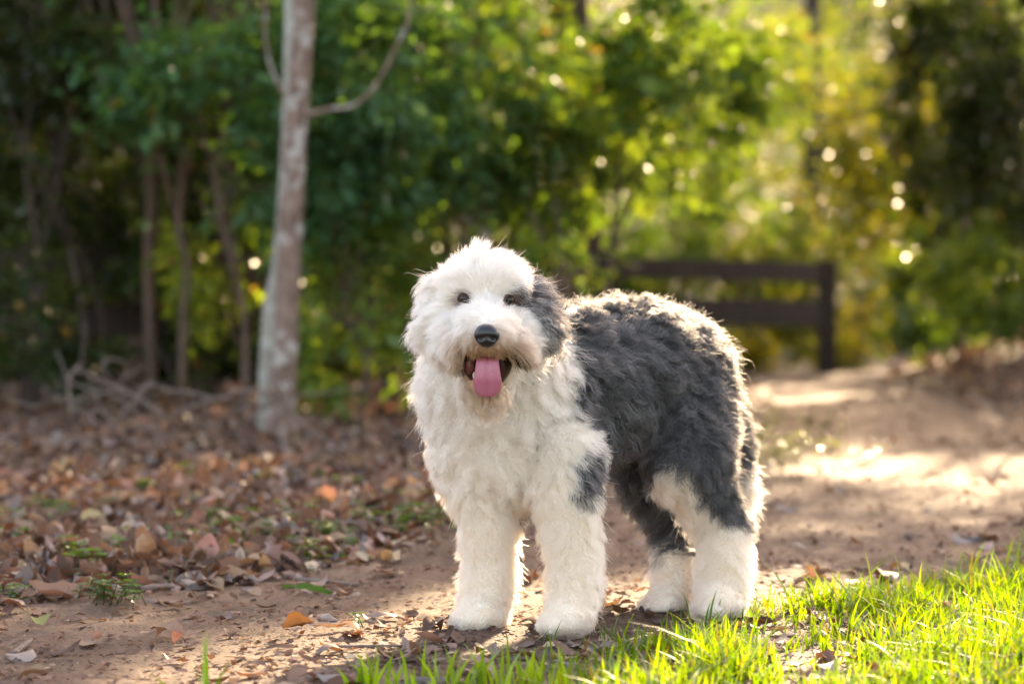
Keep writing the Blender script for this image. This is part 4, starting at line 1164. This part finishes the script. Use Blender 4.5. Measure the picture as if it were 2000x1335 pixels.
#          len    lift  curl  wave  clump
STY = {'head': (0.036, 0.27, 0.0014, 1.1, 0.30), 'cheek': (0.046, 0.26, 0.003, 1.3, 0.5), 'muzzle': (0.042, 0.24, 0.0015, 1.0, 0.45),
       'jaw': (0.052, 0.34, 0.005, 1.6, 0.6), 'ear_white': (0.046, 0.14, 0.005, 1.8, 0.7), 'ear_grey': (0.060, 0.18, 0.009, 1.6, 0.92),
       'chest': (0.055, 0.29, 0.0062, 1.9, 0.52), 'body': (0.068, 0.24, 0.0085, 1.7, 0.74), 'thigh': (0.062, 0.25, 0.0080, 1.7, 0.74),
       'hind_a': (0.034, 0.48, 0.0030, 1.4, 0.38), 'hind_b': (0.036, 0.50, 0.0030, 1.4, 0.38), 'fore': (0.035, 0.54, 0.0028, 1.3, 0.36),
       'paw': (0.012, 0.34, 0.0015, 1.2, 0.35), 'tail': (0.055, 0.35, 0.004, 1.5, 0.5)}
sty = np.array([STY[r_] for r_ in REG])
PAR = wt @ sty
LEN, LIFT, CURL, WAVE, CL = PAR.T
def flow(P, Nn):
    f = np.zeros_like(P)
    hc = W(950, 600, 4.66)
    nose = W(951, 640, 4.58)
    per = {
     'head': nrm(P - hc) * np.array([1.25, .8, 1]) + DOWN * 0.10,
     'cheek': nrm(P - hc) + DOWN * 0.7,
     'muzzle': nrm(P - nose) * np.array([1.3, .6, .9]) + DOWN * 0.45,
     'jaw': np.tile(DOWN + np.array([0, -.1, 0]), (len(P), 1)) + nrm(P - W(950, 720, 4.8)) * 0.35,
     'ear_white': np.tile(DOWN + np.array([-.06, 0, 0]), (len(P), 1)),
     'ear_grey': np.tile(DOWN + np.array([.05, 0, 0]), (len(P), 1)),
     'chest': np.tile(DOWN * 1.0 + BACK * 0.22, (len(P), 1)) + (P - W(960, 760, 4.95)) * np.array([2, 0, 0]),
     'body': np.tile(DOWN * 0.75 + BACK * 0.75, (len(P), 1)),
     'thigh': np.tile(DOWN * 1.0 + BACK * 0.45, (len(P), 1)),
     'hind_a': np.tile(DOWN * 1.0 + BACK * 0.1, (len(P), 1)), 'hind_b': np.tile(DOWN * 1.0 + BACK * 0.15, (len(P), 1)),
     'fore': np.tile(DOWN * 1.0, (len(P), 1)), 'paw': np.tile(DOWN * 0.55 - BACK * 0.6, (len(P), 1)),
     'tail': np.tile(DOWN * 1.0 + BACK * 0.2, (len(P), 1))}
    for i, r_ in enumerate(REG): f += wt[:, i:i + 1] * nrm(per[r_])
    # a slow swirl so that the coat does not lie like combed nylon
    s = np.cross(Nn, nrm(f + 1e-6))
    sw = (n3(P, 9, 21) - 0.5) * 1.5 + (n3(P, 24, 22) - 0.5) * 1.3
    f = nrm(f) + s * sw[:, None]
    f = f - Nn * (f * Nn).sum(1, keepdims=True)
    return nrm(f)
FL = flow(ROOT, NRM)

def clump_ids(P, n, seed):
    r = np.random.default_rng(seed)
    idx = r.choice(len(P), n, replace=False)
    kd = kdtree.KDTree(n)
    for j, i in enumerate(idx): kd.insert(P[i], j)
    kd.balance()
    jit = P + r.normal(size=P.shape) * 0.0025
    return idx, np.fromiter((kd.find(p)[1] for p in jit), int, len(P))
K = 9
tt = np.linspace(0, 1, K)[None, :, None]
big, bid = clump_ids(ROOT, 8000, 1)
cr = np.random.default_rng(5)
nb = len(big)
cl_len = cr.uniform(0.72, 1.22, nb); cl_ph = cr.uniform(0, 6.28, nb); cl_jit = cr.normal(size=(nb, 3)) * np.where(np.isin(reg[big], ['head', 'fore', 'hind_a', 'hind_b', 'paw', 'muzzle']), 0.12, 0.19)[:, None]
cl_lift = cr.normal(size=nb) * 0.10; cl_wav = cr.uniform(0.7, 1.35, nb)
def strands(root, n_, f, L, lift, curl, wave, ph, jit):
    f = nrm(f + jit); sd = nrm(np.cross(n_, f))
    lift = np.clip(lift, 0.08, 0.9)[:, None, None]
    L = L[:, None, None]
    d0 = nrm(n_[:, None] * (lift + 0.18) + f[:, None] * (1 - lift))
    d1 = nrm(n_[:, None] * (lift * 0.42) + f[:, None] * (1 - lift * 0.5) + DOWN * 0.22)
    p = root[:, None] + L * (d0 * (tt - 0.5 * tt * tt) * 1.0 + d1 * (0.5 * tt * tt))
    an = 2 * math.pi * wave[:, None, None] * tt + ph[:, None, None]
    am = curl[:, None, None] * tt ** 0.8
    off = sd[:, None] * (np.sin(an) - np.sin(ph)[:, None, None]) * am + n_[:, None] * (np.cos(an * 1.0 + 0.6) - np.cos(ph + 0.6)[:, None, None]) * am * 0.6
    return p + off
LEN = LEN * np.where(np.isin(reg, ['body', 'thigh']), 1 - 0.32 * sstep(NRM[:, 2], 0.25, 0.85), 1)
li = LEN * cl_len[bid] * rng.uniform(0.78, 1.1, NF)
PTS = strands(ROOT, NRM, FL, li, LIFT + cl_lift[bid] + rng.normal(size=NF) * 0.05, CURL * cl_wav[bid], WAVE * cl_wav[bid], cl_ph[bid] + rng.normal(size=NF) * 0.35, cl_jit[bid] + rng.normal(size=(NF, 3)) * 0.10)
CEN = strands(ROOT[big], NRM[big], FL[big], (LEN[big] * cl_len), LIFT[big] + cl_lift, CURL[big] * cl_wav, WAVE[big] * cl_wav, cl_ph, cl_jit)
cs = (CL * rng.uniform(0.35, 1.05, NF))[:, None, None] * (tt ** 1.2) * 0.70
PTS = PTS * (1 - cs) + CEN[bid] * cs
# flyaway hairs
fly = rng.random(NF) < np.where(np.isin(reg, ['fore', 'hind_a', 'hind_b', 'paw', 'head', 'muzzle']), 0.02, 0.05)
PTS[fly] += (rng.normal(size=(fly.sum(), 1, 3)) * 0.009 + NRM[fly][:, None] * 0.011 * LEN[fly][:, None, None] / 0.05) * (tt ** 1.5)
# the crest on top of the head
cr_ = np.linalg.norm(ROOT - on_dog(930, 512)[0], axis=1) < 0.016
PTS[cr_] += np.array([0, 0, 0.020]) * tt
# nothing reaches below the ground
zg = surf(PTS[:, :, 0].ravel(), PTS[:, :, 1].ravel()).reshape(NF, K) + 0.002
PTS[:, :, 2] = np.maximum(PTS[:, :, 2], zg)

# hairless spots: eyes, nose, open mouth
keep = np.ones(NF, bool)
eyeP = {}
for nm, (ex, ey) in (('a', EYE_A), ('b', EYE_B)):
    h, hn = on_dog(ex, ey); eyeP[nm] = (h, hn)
    d = np.linalg.norm(ROOT - h, axis=1)
    keep &= d > 0.0118
    lk = nrm(np.array([0, -0.3, CAMZ]) - h)
    for kk in (3, 5, 7, 8):
        q_ = PTS[:, kk] - h
        al = q_ @ lk
        keep &= ~((np.linalg.norm(q_ - al[:, None] * lk, axis=1) < 0.0112) & (al > -0.004) & (d < 0.08))
    near = d < 0.034
    sh = np.clip(d / 0.034, 0.22, 1)[near][:, None, None]
    PTS[near] = ROOT[near][:, None] + (PTS[near] - ROOT[near][:, None]) * sh
nh, nn_ = on_dog(*NOSE_P)
dn = np.linalg.norm(ROOT - nh, axis=1)
keep &= dn > 0.021
near = dn < 0.06
sh = np.clip((dn - 0.008) / 0.052, 0.2, 1)[near][:, None, None]
PTS[near] = ROOT[near][:, None] + (PTS[near] - ROOT[near][:, None]) * sh
def in_mouth(P, k=1.0):
    c = W(952, 728, 4.66)
    wdt = np.interp(P[..., 2], [W(0, 770, 4.66)[2], W(0, 750, 4.66)[2], W(0, 708, 4.66)[2], W(0, 688, 4.66)[2]], [0.014, 0.034, 0.049, 0.042])
    return (np.abs(P[..., 0] - c[0]) < wdt * k) & (P[..., 2] > W(0, 764, 4.66)[2]) & (P[..., 2] < W(0, 689, 4.66)[2]) & (P[..., 1] < 4.80)
keep &= ~in_mouth(ROOT, 1.05)
tipin = in_mouth(PTS[:, -1], 0.9) & (ROOT[:, 2] > W(0, 696, 4.66)[2])
sh = np.where(tipin, 0.55, 1.0)[:, None, None]
PTS = ROOT[:, None] + (PTS - ROOT[:, None]) * sh
drop = (in_mouth(PTS[:, K // 2], 0.95) | in_mouth(PTS[:, -2], 0.95)) & ~tipin
keep &= ~drop

FC = coat_colour(ROOT + NRM * 0.0, reg, rng)
lockv = cr.uniform(0.55, 1.45, nb)[bid]
eg = (reg == 'ear_grey') & (cr.random(nb)[bid] < 0.34)
FC[eg] = np.array([0.20, 0.175, 0.16]) * rng.uniform(0.7, 1.4, (eg.sum(), 1))
isg = FC.mean(1) < 0.35
FC = np.where(isg[:, None], FC * lockv[:, None] * np.where(reg == 'ear_grey', 1.5, 1.0)[:, None], FC)
PARTN = {'head': 'head_fur', 'cheek': 'head_fur', 'muzzle': 'muzzle_fur', 'jaw': 'beard_fur', 'ear_white': 'ear_fur', 'ear_grey': 'ear_fur',
         'chest': 'chest_fur', 'body': 'body_fur', 'thigh': 'thigh_fur', 'hind_a': 'leg_fur', 'hind_b': 'leg_fur', 'fore': 'leg_fur', 'paw': 'paw_fur', 'tail': 'tail_fur'}
LAB = {'ear_white': 'white shaggy fur of the ear', 'ear_grey': 'dark grey wavy fur of the ear', 'body': 'blue grey wavy fur of the back and flank', 'chest': 'white curly fur of the chest'}
def hair(name, pts, col, parent, origin, r0=0.00042, label=None):
    n = len(pts)
    hc = bpy.data.hair_curves.new(name)
    hc.add_curves([K] * n)
    P = (pts - origin).reshape(-1, 3).astype(np.float32)
    hc.attributes['position'].data.foreach_set('vector', P.ravel())
    ra = hc.attributes.get('radius') or hc.attributes.new('radius', 'FLOAT', 'POINT')
    prof = np.interp(np.linspace(0, 1, K), [0, 0.55, 1], [1, 0.9, 0.22])
    ra.data.foreach_set('value', (np.tile(prof, n) * r0).astype(np.float32))
    at = hc.attributes.new('tint', 'FLOAT_COLOR', 'POINT')
    t4 = np.ones((n, K, 4), np.float32); t4[:, :, :3] = col[:, None, :]
    at.data.foreach_set('color', t4.ravel())
    hc.materials.append(M['fur'])
    o_ = bpy.data.objects.new(name, hc)
    link(o_, parent)
    if label: o_['label'] = label
    return o_
groups_ = {}
for i, r_ in enumerate(REG):
    key = (PARTN[r_], r_ if r_ in LAB or r_.startswith('ear') or r_.startswith('hind') or r_ == 'fore' else '')
    groups_.setdefault(key, set()).add(r_)
for (pn, lk), rs in groups_.items():
    s_ = keep & np.isin(reg, list(rs))
    hair(pn, PTS[s_], FC[s_], dog, DOG_O, 0.00040, LAB.get(lk))

# ---------------- nose, eyes, mouth, tongue
def grid_sphere(nu=28, nv_=18):
    u = np.linspace(0, 2 * math.pi, nu, endpoint=False); v = np.linspace(0, math.pi, nv_)
    P = np.array([[math.sin(b) * math.cos(a), math.sin(b) * math.sin(a), math.cos(b)] for b in v for a in u])
    F = []
    for i in range(nv_ - 1):
        for j in range(nu):
            F.append((i * nu + j, (i + 1) * nu + j, (i + 1) * nu + (j + 1) % nu, i * nu + (j + 1) % nu))
    return P, np.array(F)
def face_mesh(name, V, F, m, parent, origin, smooth=True):
    me = mk_mesh(name, V - origin, F, [m], smooth=smooth)
    return mobj(name, me, parent)
SP, SF = grid_sphere(40, 26)
nc = nh + np.array([0, -0.012, 0])
V = SP.copy()
# broad flat top, narrow lower edge, two nostrils and a groove
V[:, 0] *= 1.0 - 0.30 * np.clip(-V[:, 2], 0, 1) ** 1.2
V[:, 0] = np.sign(V[:, 0]) * np.abs(V[:, 0]) ** 0.85
fr = V[:, 1] < 0
for sx in (-1, 1):
    d = np.hypot((V[:, 0] - sx * 0.50) / 0.26, (V[:, 2] + 0.22 + 0.25 * (np.abs(V[:, 0]) - 0.5)) / 0.20)
    V[:, 1] += np.where(fr, 0.62 * np.exp(-d ** 2 * 1.3), 0)
V[:, 1] += np.where(fr, 0.22 * np.exp(-(V[:, 0] / 0.07) ** 2) * (V[:, 2] < 0.15), 0)
V = V * np.array([0.0245, 0.020, 0.0225]) + nc
face_mesh('nose', V, SF, M['nose'], dog, DOG_O)
for nm in ('a', 'b'):
    h, hn = eyeP[nm]
    rad = 0.0130
    look = nrm(np.array([0, 0, CAMZ + 0.02]) - h)
    cen = h - look * (rad * 0.35)
    e = bpy.data.objects.new('eye', mk_mesh('eye', SP, SF, [M['eye']], smooth=True))
    link(e, dog)
    e.location = Vector(cen - DOG_O)
    e.scale = (rad,) * 3
    e.rotation_euler = Vector(look).to_track_quat('-Y', 'Z').to_euler()
    # lid: a dark ring round the eye
    th = np.linspace(0, 2 * math.pi, 26)
    ax = nrm(np.cross(look, [0, 0, 1.0])); uz = np.cross(ax, look)
    ring = np.array([cen + look * (rad * 0.52) + ax * math.cos(t) * rad * 0.92 + uz * math.sin(t) * rad * (0.78 if math.sin(t) > 0 else 0.70) for t in th])
    V, F = tube(ring, [0.0024, 0.0024], n=40, seg=8, bump=0.03)
    face_mesh('eyelid', V, F, M['eyelid'], dog, DOG_O)
# mouth cavity
mc = W(952, 722, 4.70)
V = SP * np.array([0.046, 0.045, 0.044])
V[:, 0] *= 1 + 0.35 * V[:, 2] / 0.044
V[:, 1] += np.where(V[:, 1] < 0, 0.030 * np.exp(-(V[:, 0] / 0.03) ** 2 - (V[:, 2] / 0.03) ** 2), 0)
hm = on_dog(952, 735)[0]
mc[1] = max(4.60, hm[1]) + 0.028
face_mesh('mouth', V + mc, SF, M['mouth'], dog, DOG_O)
# gums at the left corner
V = SP * np.array([0.010, 0.008, 0.018]) + W(916, 712, mc[1] - 0.030)
face_mesh('gum', V, SF, M['gum'], dog, DOG_O)
V = SP * np.array([0.003, 0.003, 0.007]) + W(926, 733, mc[1] - 0.042)
face_mesh('tooth', V, SF, M['tooth'], dog, DOG_O)
# tongue
ty = mc[1]
path_ = catmull([W(952, 704, ty + 0.01), W(952, 692, ty - 0.045), W(952, 704, ty - 0.068), W(952, 736, ty - 0.073), W(952, 758, ty - 0.067), W(952, 776, ty - 0.060)], 40)
tl = np.linspace(0, 1, 40)
wid_ = np.where(tl < 0.66, np.interp(tl, [0, 0.2, 0.40, 0.66], [0.0165, 0.0195, 0.0215, 0.0275]), 0.0275 * np.sqrt(np.clip(1 - ((tl - 0.66) / 0.343) ** 2.2, 0, 1)))
V, F = [], []
nu = 32
for i in range(40):
    t = nrm(path_[min(i + 1, 39)] - path_[max(i - 1, 0)])
    sd = np.array([1.0, 0, 0]); up = nrm(np.cross(sd, t))
    if up[1] > 0 and i > 8: up = -up
    for j in range(nu):
        th = 2 * math.pi * j / nu
        cx = math.cos(th); cz = math.sin(th)
        x = cx * wid_[i]
        thick = 0.0048 * min(1, wid_[i] / 0.015) * abs(cz) ** 0.8 * (1 if cz > 0 else -1)
        gro = -0.0042 * math.exp(-(x / 0.0026) ** 2) - 0.22 * x * x / 0.03
        V.append(path_[i] + sd * x + np.array([0, -1, 0.15]) * (thick + gro))
for i in range(39):
    for j in range(nu):
        F.append((i * nu + j, i * nu + (j + 1) % nu, (i + 1) * nu + (j + 1) % nu, (i + 1) * nu + j))
face_mesh('tongue', np.array(V), np.array(F), M['tongue'], dog, DOG_O)
